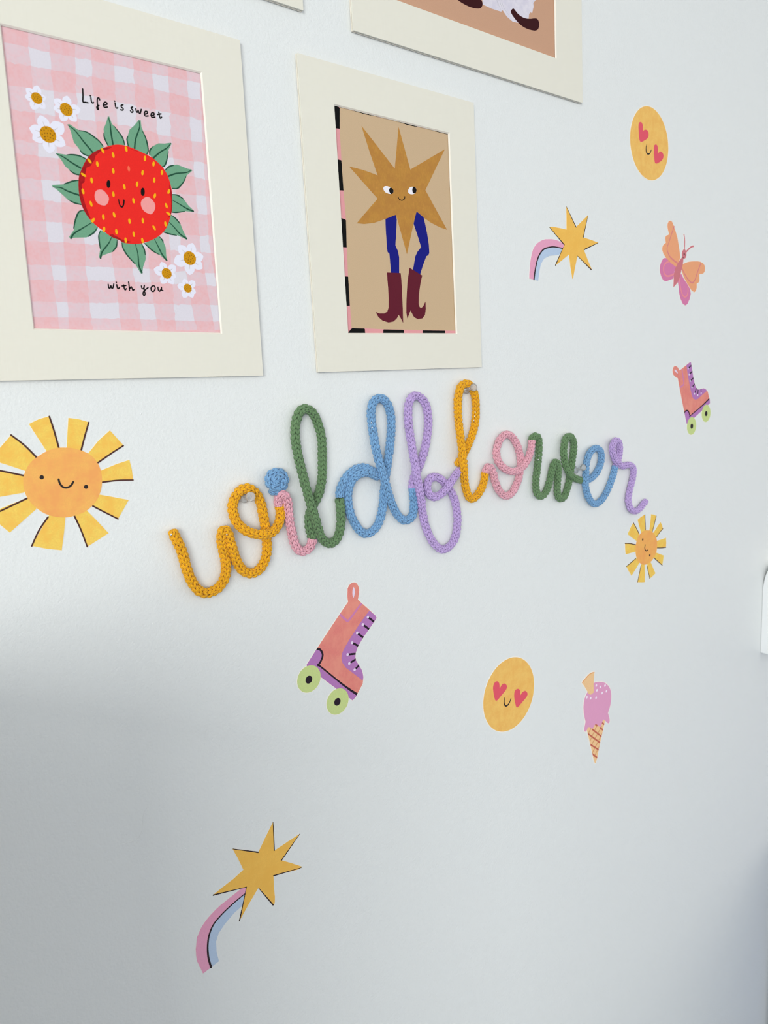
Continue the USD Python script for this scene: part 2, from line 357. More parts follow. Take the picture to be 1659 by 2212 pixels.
LEAVES = [
 ('Q1', [(800,820),(830,815),(980,915),(1090,935),(1230,1020),(1320,1090),(1390,1185),(1300,1250),(1140,1345),(1010,1250),(900,1110),(850,930)], [(800,830),(920,920),(1060,1100),(1215,1285)], [[(985,918),(1110,945),(1230,1025),(1310,1090),(1375,1170)],[(1000,1240),(1050,1295),(1145,1340)]]),
 ('Q1', [(1455,690),(1478,692),(1520,810),(1580,870),(1650,960),(1700,1050),(1731,1100),(1725,1160),(1475,1190),(1440,1120),(1395,1040),(1385,890),(1430,790)], [(1460,700),(1490,800),(1505,950),(1540,1155)], [[(1560,850),(1650,970),(1700,1050),(1728,1150)],[(1390,960),(1400,1040),(1465,1180)]]),
 ('Q2', [(490,660),(530,660),(545,790),(590,890),(640,1020),(675,1200),(640,1290),(420,1210),(295,1140),(280,1000),(330,830),(420,750)], [(500,670),(510,790),(440,1000),(420,1180)], [[(560,860),(600,930),(640,1050),(665,1200),(640,1270)],[(300,950),(285,1010),(310,1130)]]),
 ('Q2', [(1055,1065),(1085,1080),(1030,1190),(1025,1250),(970,1470),(920,1500),(760,1360),(680,1275),(695,1180),(740,1130),(850,1075),(960,1080)], [(1070,1070),(1010,1150),(870,1240),(750,1345)], [[(1028,1220),(1000,1370),(960,1475),(915,1498)],[(740,1140),(695,1200),(690,1280)]]),
 ('Q4', [(1330,50),(1358,75),(1255,165),(1220,260),(1110,395),(1060,425),(970,412),(900,220),(830,70),(905,5),(960,-25),(1070,-40),(1270,40)], [(1340,60),(1250,110),(1050,130),(895,185)], [[(1235,190),(1190,290),(1110,385),(1060,415),(975,410)],[(840,70),(920,0),(1000,-25)]]),
 ('Q4', [(970,518),(1080,530),(1200,620),(1290,740),(1375,820),(1375,852),(1225,840),(1060,870),(965,862)], [(980,632),(1110,705),(1260,795),(1375,840)], [[(975,525),(1080,540),(1190,610)],[(1215,843),(1060,862),(970,858)]]),
 ('Q4', [(955,905),(1050,980),(1135,1085),(1180,1200),(1250,1340),(1245,1375),(1070,1290),(940,1280),(800,1232),(920,1040)], [(915,1040),(1020,1150),(1130,1275),(1248,1358)], [[(965,915),(1050,985),(1125,1075)],[(1065,1297),(940,1272),(805,1230)]]),
 ('Q4', [(725,1305),(800,1390),(855,1520),(865,1680),(880,1760),(870,1780),(740,1660),(600,1590),(455,1445),(620,1370)], [(640,1365),(715,1510),(790,1660),(875,1768)], [[(730,1315),(795,1390),(805,1430)],[(735,1660),(600,1580),(460,1450)]]),
 ('Q4', [(20,1425),(40,1540),(140,1700),(280,1835),(375,2000),(395,2020),(415,2000),(430,1890),(480,1740),(465,1560),(400,1430),(250,1450)], [(280,1455),(330,1640),(350,1860),(405,2000)], [[(30,1435),(50,1540),(145,1690),(275,1832)],[(395,1450),(450,1560),(470,1660)]]),
 ('Q3', [(1080,1260),(1035,1370),(1050,1500),(1075,1640),(1045,1805),(1080,1825),(1120,1770),(1310,1700),(1400,1590),(1420,1450),(1280,1375)], [(1300,1405),(1240,1530),(1110,1700),(1080,1820)], [[(1080,1270),(1045,1370),(1055,1500),(1075,1630)],[(1410,1465),(1395,1590),(1320,1690)]]),
 ('Q3', [(745,860),(650,890),(570,1060),(540,1220),(550,1260),(450,1400),(480,1430),(560,1415),(800,1410),(950,1320),(1030,1215),(900,1085)], [(915,1108),(740,1215),(560,1325),(490,1425)], [[(740,875),(650,900),(580,1060),(548,1225)],[(1015,1215),(950,1310),(830,1390)]]),
 ('Q3', [(650,262),(520,280),(350,350),(110,365),(130,400),(215,460),(430,660),(690,762),(705,740),(660,560)], [(125,405),(290,420),(430,490),(660,570)], [[(650,270),(520,290),(360,345)],[(440,660),(560,720),(695,755)]]),
 ('Q1', [(610,1285),(780,1315),(870,1305),(1000,1330),(1115,1388),(1060,1480),(1000,1650),(911,1627),(763,1508),(690,1390),(640,1330)], [(615,1300),(730,1350),(860,1440),(1010,1530)], [[(785,1318),(870,1312),(1000,1335),(1110,1390)],[(830,1565),(911,1622),(995,1645)]])]
for v, out, vein, darks in LEAVES:
    g = poly(tr(v, out, D))
    ink(pr1, 'leaf', g, leaf_mat, 2)
    ink(pr1, 'leaf_vein', unary_union([stroke(tr(v, vein, D), 0.00092, taper=(0.45, 1, 1.3))] + [stroke(tr(v, k, D), 0.00088, taper=(0.5, 1.2, 0.8)) for k in darks]), dark_green, 3)
berry_pts = mixed(('Q1', [(1520,1160),(1350,1215),(1200,1290),(1100,1400)]), ('Q3', [(690,80),(650,200),(640,350),(650,520),(680,680),(740,850),(850,1030),(1000,1180),(1150,1290),(1300,1400),(1450,1460)]),
    ('Q4', [(60,1435),(250,1460),(430,1440),(600,1380),(750,1290),(870,1150),(940,960),(975,780),(975,580),(960,400),(910,220),(850,90)]),
    ('Q2', [(900,1480),(760,1350),(620,1270),(450,1190),(300,1130),(150,1100)]), d=D)
berry_g = poly(berry_pts, 4)
red = paper('berry_red', (236, 44, 38), var=0.05, scale=1200)
deep_red = paper('berry_deep_red', (168, 24, 30), var=0.22, scale=700)
berry = ink(pr1, 'strawberry', berry_g, red, 4)
dk = [mixed(('Q1', [(1525,1190),(1480,1215),(1330,1262),(1255,1330),(1235,1400),(1170,1500)]), ('Q3', [(800,20),(775,150),(760,310),(705,345),(720,560),(800,830),(880,1030),(850,1035)]),
            ('Q3', [(720,860),(650,680),(620,350),(640,180)]), ('Q1', [(1040,1450),(1180,1270),(1350,1200)]), d=D),
      mixed(('Q3', [(1255,1355),(1320,1345),(1400,1390),(1500,1450),(1640,1478)]), ('Q4', [(100,1392),(215,1420),(120,1440),(20,1430)]), ('Q3', [(1450,1480),(1290,1400)]), d=D),
      tr('Q4', [(920,330),(950,400),(985,560),(990,760),(975,900),(890,985),(950,860),(960,700),(950,560),(925,420)], D),
      tr('Q2', [(310,1160),(400,1190),(530,1235),(420,1205)], D)]
for p_ in dk: ink(pr1, 'shading', poly(p_).intersection(berry_g), deep_red, 5, 'dark red printed shading at the berry rim')
seed_mat = paper('seed_yellow', (250, 180, 24), var=0.08); seed_coral = paper('seed_coral', (245, 112, 82), var=0.03)
def seeds(view, lst, mat=seed_mat):
    for x, y, ang in lst:
        e = ellipse((0, 0), 0.00088, 0.00185, ang)
        ink(pr1, 'seed', affinity.translate(e, *tr(view, [(x, y)], D)[0]), mat, 6)
seeds('Q3', [(902,272,0),(1333,87,0),(740,165,60),(730,493,8),(1553,402,6),(1335,552,0),(890,740,12),(1350,960,8),(1135,1005,0),(930,1068,-35),(1148,1248,-14),(1395,1295,0),(1580,1465,0)])
seeds('Q4', [(418,115,-15),(783,110,-12),(638,255,-10),(316,330,-15),(912,470,-25),(648,550,-22),(248,642,5),(867,738,14),(905,885,60),(172,1028,0),(423,1020,0),(850,1080,3),(636,1155,28),(253,1275,2),(416,1395,6)])
seeds('Q2', [(270,1180,6),(37,1285,6),(606,1345,-10),(760,1445,-15)]); seeds('Q1', [(1370,1247,22),(1155,1415,38),(1283,1465,0)])
seeds('Q2', [(316,1530,0)], seed_coral)
blush = paper('blush_pink', (241, 160, 158), var=0.03)
black_ink = paper('black_ink', (16, 12, 14), var=0.05, rough=0.6)
ink(pr1, 'cheek', poly(tr('Q3', [(960,580),(985,490),(1040,460),(1120,465),(1190,530),(1245,620),(1230,710),(1180,770),(1110,770),(1030,735),(980,670)], D), 4), blush, 7)
ink(pr1, 'cheek', poly(tr('Q4', [(385,700),(400,640),(450,590),(500,575),(560,590),(640,680),(658,760),(640,830),(595,890),(550,895),(460,850),(405,780)], D), 4), blush, 7)
ink(pr1, 'eye', poly(tr('Q3', [(1237,265),(1265,290),(1275,345),(1265,400),(1237,425),(1208,400),(1199,345),(1210,290)], D), 4), black_ink, 7)
ink(pr1, 'eye', poly(tr('Q4', [(421,398),(448,420),(459,475),(448,535),(421,552),(394,530),(384,475),(395,420)], D), 4), black_ink, 7)
ink(pr1, 'smile', stroke(tr('Q3', [(1440,655),(1453,735),(1475,785),(1500,803),(1525,785),(1540,735),(1545,670)], D), 0.00095, taper=(0.6, 1, 1, 1.1)), black_ink, 7)
petal_mat = paper('petal_white', (231, 233, 247), var=0.02); disc_mat = paper('daisy_yellow', (205, 146, 18), var=0.06); spot_mat = paper('daisy_spot', (140, 96, 20), var=0.05)
pgrey = paper('petal_line', (196, 190, 192), var=0.03)
FLOW = [('Q1', (298,392), 92, [(305,185),(448,380),(430,570),(225,575),(105,370),(120,230)]),
        ('Q1', (778,578), 106, [(795,355),(1010,575),(945,775),(700,765),(570,560),(578,405)]),
        ('Q1', (480,985), 134, [(355,670),(730,815),(765,1160),(505,1290),(228,1060),(175,880)]),
        ('Q5', (1312,330), 103, [(1355,105),(1515,300),(1500,485),(1310,580),(1078,395),(1145,140)]),
        ('Q5', (968,558), 80, [(885,385),(1100,445),(1110,610),(1070,718),(895,710),(775,495)]),
        ('Q5', (1282,778), 66, [(1225,635),(1390,675),(1405,850),(1362,920),(1215,920),(1128,740)])]
for i, (v, c, rad, tips) in enumerate(FLOW):
    cc = tr(v, [c], D)[0]; tp = tr(v, tips, D)
    r0 = np.linalg.norm(tr(v, [(c[0], c[1] + rad)], D)[0] - cc) * 0.98
    petals, lines = [], []
    for q in tp:
        L = np.linalg.norm(q - cc); u = (q - cc) / L; n = np.array([-u[1], u[0]])
        prof = [(0.0, 0.16), (0.35, 0.27), (0.62, 0.33), (0.82, 0.25), (0.95, 0.10)]
        pts = [cc + u * L * s + n * L * w for s, w in prof] + [q] + [cc + u * L * s - n * L * w for s, w in prof[::-1]]
        petals.append(poly(np.array(pts), 4))
        lines.append(stroke(np.array([cc + u * r0 * 1.02, cc + u * (r0 + (L - r0) * 0.42)]), 0.0005, 0, taper=(1.0, 0.3)))
    ink(pr1, 'daisy', unary_union(petals), petal_mat, 2 + i % 2)
    ink(pr1, 'daisy_line', unary_union(lines), pgrey, 4)
    ink(pr1, 'daisy_centre', Point(cc).buffer(r0, 16), disc_mat, 5)
    rs = np.random.default_rng(40 + i); dots = []
    for k in range(17):
        rr, th = r0 * 0.86 * math.sqrt((k + 0.5) / 17), k * 2.399 + i
        dots.append(ellipse(cc + rr * np.array([math.cos(th), math.sin(th)]), r0 * rs.uniform(.05, .09), r0 * rs.uniform(.07, .12), rs.uniform(0, 180)))
    ink(pr1, 'daisy_spots', unary_union(dots), spot_mat, 6)
WRITE = [('Q1', [[(1045,240),(1050,350),(1050,452),(1090,460),(1130,468)], [(1167,352),(1172,358)], [(1178,385),(1188,450),(1205,472),(1222,462)],
   [(1322,420),(1312,392),(1290,392),(1282,440),(1290,530),(1300,572),(1282,570),(1276,535),(1310,512)], [(1382,508),(1440,492),(1430,462),(1400,462),(1382,508),(1402,542),(1448,538)]]),
  ('Q2', [[(60,317),(65,321)], [(70,352),(82,425),(100,445),(118,438)], [(212,385),(180,398),(182,425),(215,452),(205,480),(170,475)],
   [(385,425),(357,442),(385,478),(390,505),(368,520),(346,490)], [(442,458),(455,510),(472,516),(485,482),(502,532),(522,536),(540,468)],
   [(595,553),(645,540),(648,508),(615,502),(595,540),(612,585),(665,583)], [(712,580),(765,568),(768,534),(735,527),(715,560),(732,608),(785,603)], [(853,518),(865,575),(882,625),(905,605)], [(830,560),(895,546)]]),
  ('Q5', [[(95,720),(103,770),(120,778),(135,742),(145,775),(165,772),(178,715)], [(214,688),(217,692)], [(222,726),(232,775),(246,785),(262,770)],
   [(328,730),(335,785),(350,803),(365,785)], [(300,746),(360,738)], [(400,685),(407,750),(412,810)], [(412,790),(438,757),(452,785),(463,810),(482,797)],
   [(590,745),(600,782),(622,782),(635,735)], [(635,735),(630,800),(645,850),(638,885),(620,880),(617,842),(650,802),(690,770)],
   [(765,740),(735,768),(740,815),(770,826),(795,790),(788,750),(765,740)], [(838,765),(843,805),(863,822),(883,795),(890,765),(893,805),(912,815)]])]
for v, ss in WRITE:
    for s in ss:
        ink(pr1, 'lettering', stroke(tr(v, s, D), 0.00092), black_ink, 3)

# --- star-in-boots print
m2i = on_wall([(722, 228.5), (967.5, 289.5), (984, 719.9), (752, 719.2)], D_MOUNT0)
m2o = on_wall([(643.5, 114.8), (1022, 221.5), (1042, 793.6), (687.1, 803.3)], D_MOUNT1)
ca, wa, ha, ra = mean_rect(m2o); cb, wb, hb, rb = mean_rect(m2i)
tan_mat = paper('print_tan', (203, 178, 144), var=0.05, scale=1400)
art2, pr2, sheet2 = framed('star_print', 'tan print of a golden star with blue legs and burgundy boots in a cream mount', rect_fit(ca, wa, ha, ra), m2i, tan_mat)
gold = paper('star_gold', (190, 139, 66), var=0.13, scale=900, c2=(182, 130, 64), big=140, stretch=(1.0, 1.0, 0.35))
blue_leg = paper('leg_blue', (24, 28, 128), var=0.06); boot_red = paper('boot_burgundy', (98, 30, 46), var=0.06)
rose = paper('border_rose', (224, 158, 162), var=0.03); border_black = paper('border_black', (12, 8, 10), var=0.04)
eye_white = paper('eye_white', (240, 240, 246), var=0.01)
V = lambda v, p, s=0: poly(tr(v, p, D), s)
for g in (np.vstack([tr('Sa', [(60, 40), (187, 112), (187, 375), (207, 750), (232, 1115), (262, 1460)], D), tr('Sb', [(270, 523), (287, 870), (310, 1220), (330, 1490), (260, 1600), (130, 1000)], D)]),
          tr('Sb', [(240, 1600), (330, 1488), (485, 1490), (700, 1500), (945, 1505), (1180, 1512), (1440, 1516), (1640, 1520), (1640, 1600)], D),
          tr('Sa', [(120, 60), (190, 120), (360, 165), (640, 235), (880, 290), (1110, 352), (1330, 402), (1482, 445), (1560, 470), (1560, 400)], D)):
    ink(pr2, 'border', poly(g).intersection(sheet2), rose, 1, 'pink printed border')
for v, b in (('Sa', [(90, 60), (165, 108), (187, 132), (187, 377), (130, 370)]), ('Sa', [(155, 742), (200, 752), (207, 757), (232, 1115), (170, 1110)]), ('Sb', [(190, 165), (250, 188), (262, 197), (270, 523), (205, 517)]),
             ('Sb', [(235, 868), (284, 870), (288, 875), (308, 1220), (255, 1220)]), ('Sb', [(285, 1560), (295, 1536), (335, 1487), (480, 1492), (487, 1497), (493, 1560)]),
             ('Sb', [(708, 1560), (708, 1508), (714, 1503), (945, 1508), (952, 1515), (956, 1560)]), ('Sb', [(1177, 1560), (1177, 1520), (1183, 1515), (1440, 1517), (1447, 1523), (1449, 1560)]),
             ('Sa', [(355, 150), (355, 163), (500, 206), (590, 222), (650, 236), (650, 200), (500, 160)]), ('Sa', [(880, 270), (880, 291), (1000, 332), (1110, 355), (1115, 340), (1115, 320)]), ('Sa', [(1328, 385), (1328, 408), (1482, 446), (1540, 455), (1540, 400)])):
    ink(pr2, 'border_block', V(v, b).intersection(sheet2), border_black, 2)
ink(pr2, 'leg', V('Sb', [(733,160),(857,115),(868,190),(865,280),(852,500),(880,560),(897,640),(897,840),(803,840),(780,592),(760,580),(752,540),(737,300)]), blue_leg, 2)
ink(pr2, 'leg', V('Sb', [(1105,75),(1187,150),(1195,185),(1230,350),(1253,500),(1257,590),(1245,615),(1222,628),(1180,740),(1148,845),(1062,795),(1090,630),(1115,575),(1160,520),(1120,390),(1070,240)]), blue_leg, 2)
ink(pr2, 'boot', V('Sb', [(750,822),(915,830),(922,900),(930,1000),(938,1200),(945,1425),(915,1365),(890,1325),(870,1370),(830,1408),(770,1420),(700,1398),(650,1355),(630,1320),(617,1295),(660,1312),(720,1312),(755,1290),(772,1240),(773,1130),(765,1000)]), boot_red, 3)
ink(pr2, 'boot', V('Sb', [(1020,765),(1172,858),(1150,960),(1133,1080),(1130,1200),(1142,1235),(1160,1248),(1185,1225),(1212,1168),(1215,1260),(1205,1330),(1175,1370),(1120,1380),(1075,1355),(1045,1300),(1033,1275),(995,1373),(983,1300),(985,1150),(995,950)]), boot_red, 3)
ink(pr2, 'star', V('Sa', [(447,342),(845,855),(890,355),(1030,865),(1442,622),(1210,1110),(1468,1583),(1380,1553),(1270,1495),(1190,1437),(1105,1365),(1075,1480),(990,1875),(870,1440),(858,1405),(730,1455),(600,1500),(480,1515),(392,1505),(470,1410),(640,1212),(300,828),(450,865),(540,895),(640,935),(540,640)]), gold, 4)
ink(pr2, 'eye', V('Sa', [(708,1095),(715,1070),(740,1062),(775,1070),(805,1088),(828,1112),(825,1140),(800,1157),(760,1150),(725,1130)], 4), eye_white, 5)
ink(pr2, 'eye', V('Sa', [(1002,1125),(1010,1095),(1030,1075),(1060,1070),(1090,1078),(1103,1105),(1098,1135),(1075,1155),(1040,1160),(1012,1148)], 4), eye_white, 5)
ink(pr2, 'pupil', V('Sa', [(780,1095),(795,1080),(815,1092),(828,1112),(824,1142),(803,1156),(785,1140),(777,1115)], 4), black_ink, 6)
ink(pr2, 'pupil', V('Sa', [(1055,1095),(1065,1073),(1085,1074),(1103,1105),(1096,1138),(1078,1150),(1062,1142),(1055,1120)], 4), black_ink, 6)
ink(pr2, 'smile', stroke(tr('Sa', [(884,1192),(893,1213),(912,1228),(932,1232),(953,1222),(963,1203),(964,1187)], D), 0.0008), black_ink, 5)

# --- upper right print (a white furry figure in dark boots, only its feet in view)
m3o = on_wall([(763.7, 65.4), (1258.6, 222.4)], D_MOUNT1); m3i = on_wall([(870, 0), (1199, 125.0)], D_MOUNT0)
u3 = (m3o[1] - m3o[0]) / np.linalg.norm(m3o[1] - m3o[0]); v3 = np.array([-u3[1], u3[0]])
w3 = np.linalg.norm(m3o[1] - m3o[0]); h3 = w3 * 1.333
outer3 = np.array([m3o[0] + v3 * h3, m3o[1] + v3 * h3, m3o[1], m3o[0]])
br = m3i[1]; right_b = (m3o[1] - br) @ u3; low_b = (br - m3o[1]) @ v3
wi3 = w3 - 2 * right_b; hi3 = h3 - 2 * low_b
bl = br - u3 * wi3
inner3 = np.array([bl + v3 * hi3, br + v3 * hi3, br, bl])
clay = paper('print_clay', (201, 160, 132), var=0.05, scale=1400)
art3, pr3, sheet3 = framed('figure_print', 'largest print at the top, clay coloured with dark maroon feet below white fur', outer3, inner3, clay)
fur = paper('fur_white', (226, 224, 234), var=0.03, c2=(214, 212, 226), big=120); maroon = paper('boot_maroon', (58, 20, 24), var=0.05); fur_line = paper('fur_line', (196, 196, 206), var=0.03)
ink(pr3, 'fur', V('M3', [(1350,-380),(1310,-600),(1180,-740),(1000,-720),(870,-560),(850,-350),(885,-140),(925,-20),(930,30),(990,58),(1052,78),(1062,68),(1090,110),(1130,145),(1170,152),(1235,122),(1238,92),(1248,82),(1258,88),(1262,68),(1268,45),(1266,20),(1290,-10),(1320,-140)]).intersection(sheet3), fur, 1, 'white furry body')
ink(pr3, 'fur_strand', unary_union([stroke(tr('M3', l, D), 0.0006, taper=(0.4, 1, 0.3)) for l in ([(1015,-40),(1030,20),(1055,75)], [(1050,-30),(1065,40),(1110,110)], [(1040,-20),(1048,25),(1062,60)])]), fur_line, 2)
ink(pr3, 'boot', V('M3', [(700,-60),(765,0),(800,24),(850,48),(900,57),(922,47),(929,22),(915,-10),(890,-60)], 3).intersection(sheet3), maroon, 3)
ink(pr3, 'boot', V('M3', [(1130,57),(1116,75),(1125,98),(1150,132),(1182,166),(1222,190),(1270,203),(1296,195),(1305,162),(1297,132),(1280,122),(1232,125),(1190,112),(1160,88),(1142,64)], 3), maroon, 3)

# --- corner of another mounted print at the very top
m0 = on_wall([(655.5, 22.6)], D_MOUNT1)[0]
o0 = np.array([m0 + (-0.2032, 0.254), m0 + (0, 0.254), m0, m0 + (-0.2032, 0)])
i0 = np.array([m0 + (-0.17, 0.225), m0 + (-0.032, 0.225), m0 + (-0.032, 0.03), m0 + (-0.17, 0.03)])
framed('corner_print', 'mounted print showing only its cream lower corner at the top edge', o0, i0, paper('print_cream', (224, 214, 204), var=0.03))

# ------------------------------------------------------------------ wall stickers
WALL_REF = (222, 227, 229)
ST, STEP = 0.00022, 0.00003
vinyl = paper('sticker_vinyl', (238, 236, 228), var=0.01, rough=0.5)
sun_orange = paper('sun_orange', (236, 178, 98), var=0.06, scale=1100, c2=(232, 164, 96), big=70)
sun_yellow = paper('sun_yellow', (238, 202, 98), var=0.09, scale=900, c2=(234, 188, 88), big=110)
sun_line = paper('sun_brown', (74, 48, 48), var=0.06)
face_black = paper('face_black', (48, 42, 42), var=0.03)
def sticker(name, label, shapes, edge):
    """shapes: (part name, polygon, material, order[, label]); the vinyl is cut edge metres outside them."""
    allg = unary_union([s[1] for s in shapes]).buffer(edge, 4).buffer(0)
    c = allg.centroid
    t = thing(name, (c.x, 0.0, c.y), label, 'wall sticker')
    part(t, 'vinyl_backing', slab(allg, 0.0, ST), vinyl)
    for s in shapes:
        part(t, s[0], slab(s[1], ST, ST + STEP * s[3]), s[2], s[4] if len(s) > 4 else None)
    return t
T = lambda v, p, s=0: poly(tr(v, p, ST), s)
TS = lambda v, p, w, **k: stroke(tr(v, p, ST), w, **k)

def sun(name, label, v, rim, rays, lines, eyes, er, smile, lw, edge=0.00012):
    body = T(v, rim, 5); sh = [('sun_disc', body, sun_orange, 2)]
    for r in rays: sh.append(('ray', T(v, r), sun_yellow, 1))
    for l in lines: sh.append(('ray_edge', TS(v, l, lw, taper=(0.9, 1.0)).difference(body), sun_line, 2))
    for e in eyes: sh.append(('eye', Point(tr(v, [e], ST)[0]).buffer(er, 12), face_black, 3))
    sh.append(('smile', TS(v, smile, er * 0.95), face_black, 3))
    return sticker(name, label, sh, edge)
sun('sun_sticker', 'large smiling sun wall sticker cut off by the left picture edge', 'S1',
    [(640,553),(740,560),(850,590),(940,640),(1000,715),(1035,800),(1045,900),(1030,1000),(985,1100),(900,1190),(800,1240),(680,1268),(560,1260),(450,1225),(360,1160),(280,1070),(245,970),(238,870),(262,790),(310,710),(380,650),(480,590),(560,562)],
    [[(482,600),(295,312),(400,262),(500,233),(610,580),(560,700)], [(680,600),(690,400),(700,250),(800,262),(910,294),(830,600),(740,700)], [(905,610),(1010,480),(1125,378),(1268,535),(995,715),(800,800)],
     [(1030,790),(1200,720),(1325,680),(1350,780),(1363,885),(1035,910),(900,880)], [(1020,1035),(1160,1060),(1318,1090),(1208,1285),(945,1150),(900,1050)], [(870,1180),(980,1290),(1112,1430),(893,1570),(760,1240),(800,1150)],
     [(672,1260),(655,1430),(632,1605),(480,1590),(325,1560),(500,1250),(580,1150)], [(370,1185),(240,1300),(100,1425),(-40,1310),(-150,1240),(275,1070),(380,1100)], [(245,1015),(0,1058),(-230,1075),(-235,930),(-220,760),(0,790),(255,845),(300,930)],
     [(265,795),(100,740),(-90,680),(0,555),(115,422),(378,660),(380,760)]],
    [[(505,235),(550,370),(608,578)], [(908,296),(865,450),(830,585)], [(1262,534),(1130,620),(998,712)], [(1362,886),(1200,890),(1040,910)], [(1208,1284),(1080,1220),(950,1152)], [(893,1568),(830,1400),(762,1255)], [(325,1562),(400,1400),(492,1265)], [(-150,1265),(0,1205),(275,1074)], [(-220,760),(0,790),(250,842)], [(113,425),(250,530),(376,656)]],
    [(427,858), (881,956)], 0.00145, [(600,880),(612,920),(640,955),(670,965),(700,960),(730,938),(750,905)], 0.0012)
sun('sun_sticker', 'small smiling sun wall sticker just below the last purple letter', 'S2',
    [(770,590),(860,610),(940,680),(1000,780),(1030,900),(1035,1040),(1015,1190),(960,1330),(880,1450),(780,1530),(680,1560),(590,1540),(500,1460),(450,1350),(425,1200),(430,1050),(455,900),(510,760),(590,660),(680,600)],
    [[(590,670),(530,480),(485,300),(580,215),(685,150),(710,580),(680,720)], [(815,600),(845,350),(865,140),(935,150),(1012,188),(900,650),(830,700)], [(930,660),(1030,500),(1128,358),(1165,440),(1198,540),(1015,790),(900,800)],
     [(1015,890),(1150,850),(1283,800),(1290,940),(1283,1075),(1030,1085),(950,1000)], [(1000,1215),(1110,1260),(1220,1300),(1200,1450),(1178,1580),(935,1360),(930,1250)], [(850,1480),(920,1650),(988,1800),(910,1880),(828,1950),(750,1600),(780,1450)],
     [(680,1550),(690,1800),(685,2050),(580,2055),(480,2050),(585,1560),(640,1480)], [(535,1510),(420,1700),(312,1870),(240,1750),(170,1610),(430,1385),(500,1380)], [(430,1190),(290,1230),(150,1268),(135,1120),(132,955),(270,960),(440,1000),(480,1100)],
     [(450,890),(330,800),(205,700),(280,530),(362,370),(530,700),(520,830)]],
    [[(690,152),(700,350),(710,580)], [(1010,188),(960,400),(903,620)], [(1198,540),(1110,650),(1015,785)], [(1280,1072),(1160,1085),(1035,1085)], [(1178,1578),(1060,1470),(940,1362)], [(828,1948),(790,1780),(752,1610)], [(482,2050),(535,1800),(582,1570)], [(172,1610),(300,1500),(432,1388)], [(132,962),(270,966),(430,1000)], [(362,372),(450,530),(530,695)]],
    [(628,850), (828,1295)], 0.0016, [(700,1005),(685,1080),(700,1145),(735,1170),(772,1145)], 0.0012)

yolk = paper('emoji_yellow', (233, 192, 108), var=0.05, scale=900, c2=(229, 180, 98), big=90); heart_mat = paper('heart_pink', (219, 88, 106), var=0.03)
def emoji(label, v, rim, hearts, smile):
    sh = [('face', disc(v, None, rim, ST), yolk, 1)]
    for h in hearts: sh.append(('heart_eye', T(v, h, 4), heart_mat, 2))
    sh.append(('smile', TS(v, smile, 0.0018, taper=(0.5, 1.1, 0.6)), face_black, 2))
    return sticker('face_sticker', label, sh, 0.0008)
emoji('round yellow face wall sticker with heart eyes, beside the ice cream', 'E2', [(115,620),(455,150),(650,430),(318,935),(165,380),(610,690),(205,860),(590,240)],
      [[(290,470),(285,420),(262,398),(235,415),(220,460),(225,520),(250,605),(310,545),(355,490),(366,450),(345,422),(315,432)], [(505,547),(505,500),(485,478),(455,492),(442,540),(450,610),(472,675),(530,615),(575,560),(582,525),(562,500),(530,512)]],
      [(342,570),(337,610),(340,640),(354,658),(375,648),(395,618),(408,580)])
emoji('round yellow face wall sticker with heart eyes, above the butterfly', 'E1', [(310,152),(140,450),(530,560),(368,890),(450,250),(205,715),(200,240),(485,790)],
      [[(270,378),(270,330),(258,298),(240,294),(228,315),(228,380),(242,487),(290,475),(320,450),(328,412),(315,377),(292,370)], [(420,603),(420,555),(412,525),(398,517),(383,530),(380,590),(392,702),(440,690),(468,662),(476,625),(462,595),(440,588)]],
      [(310,515),(302,550),(305,590),(322,612),(343,600),(354,570)])

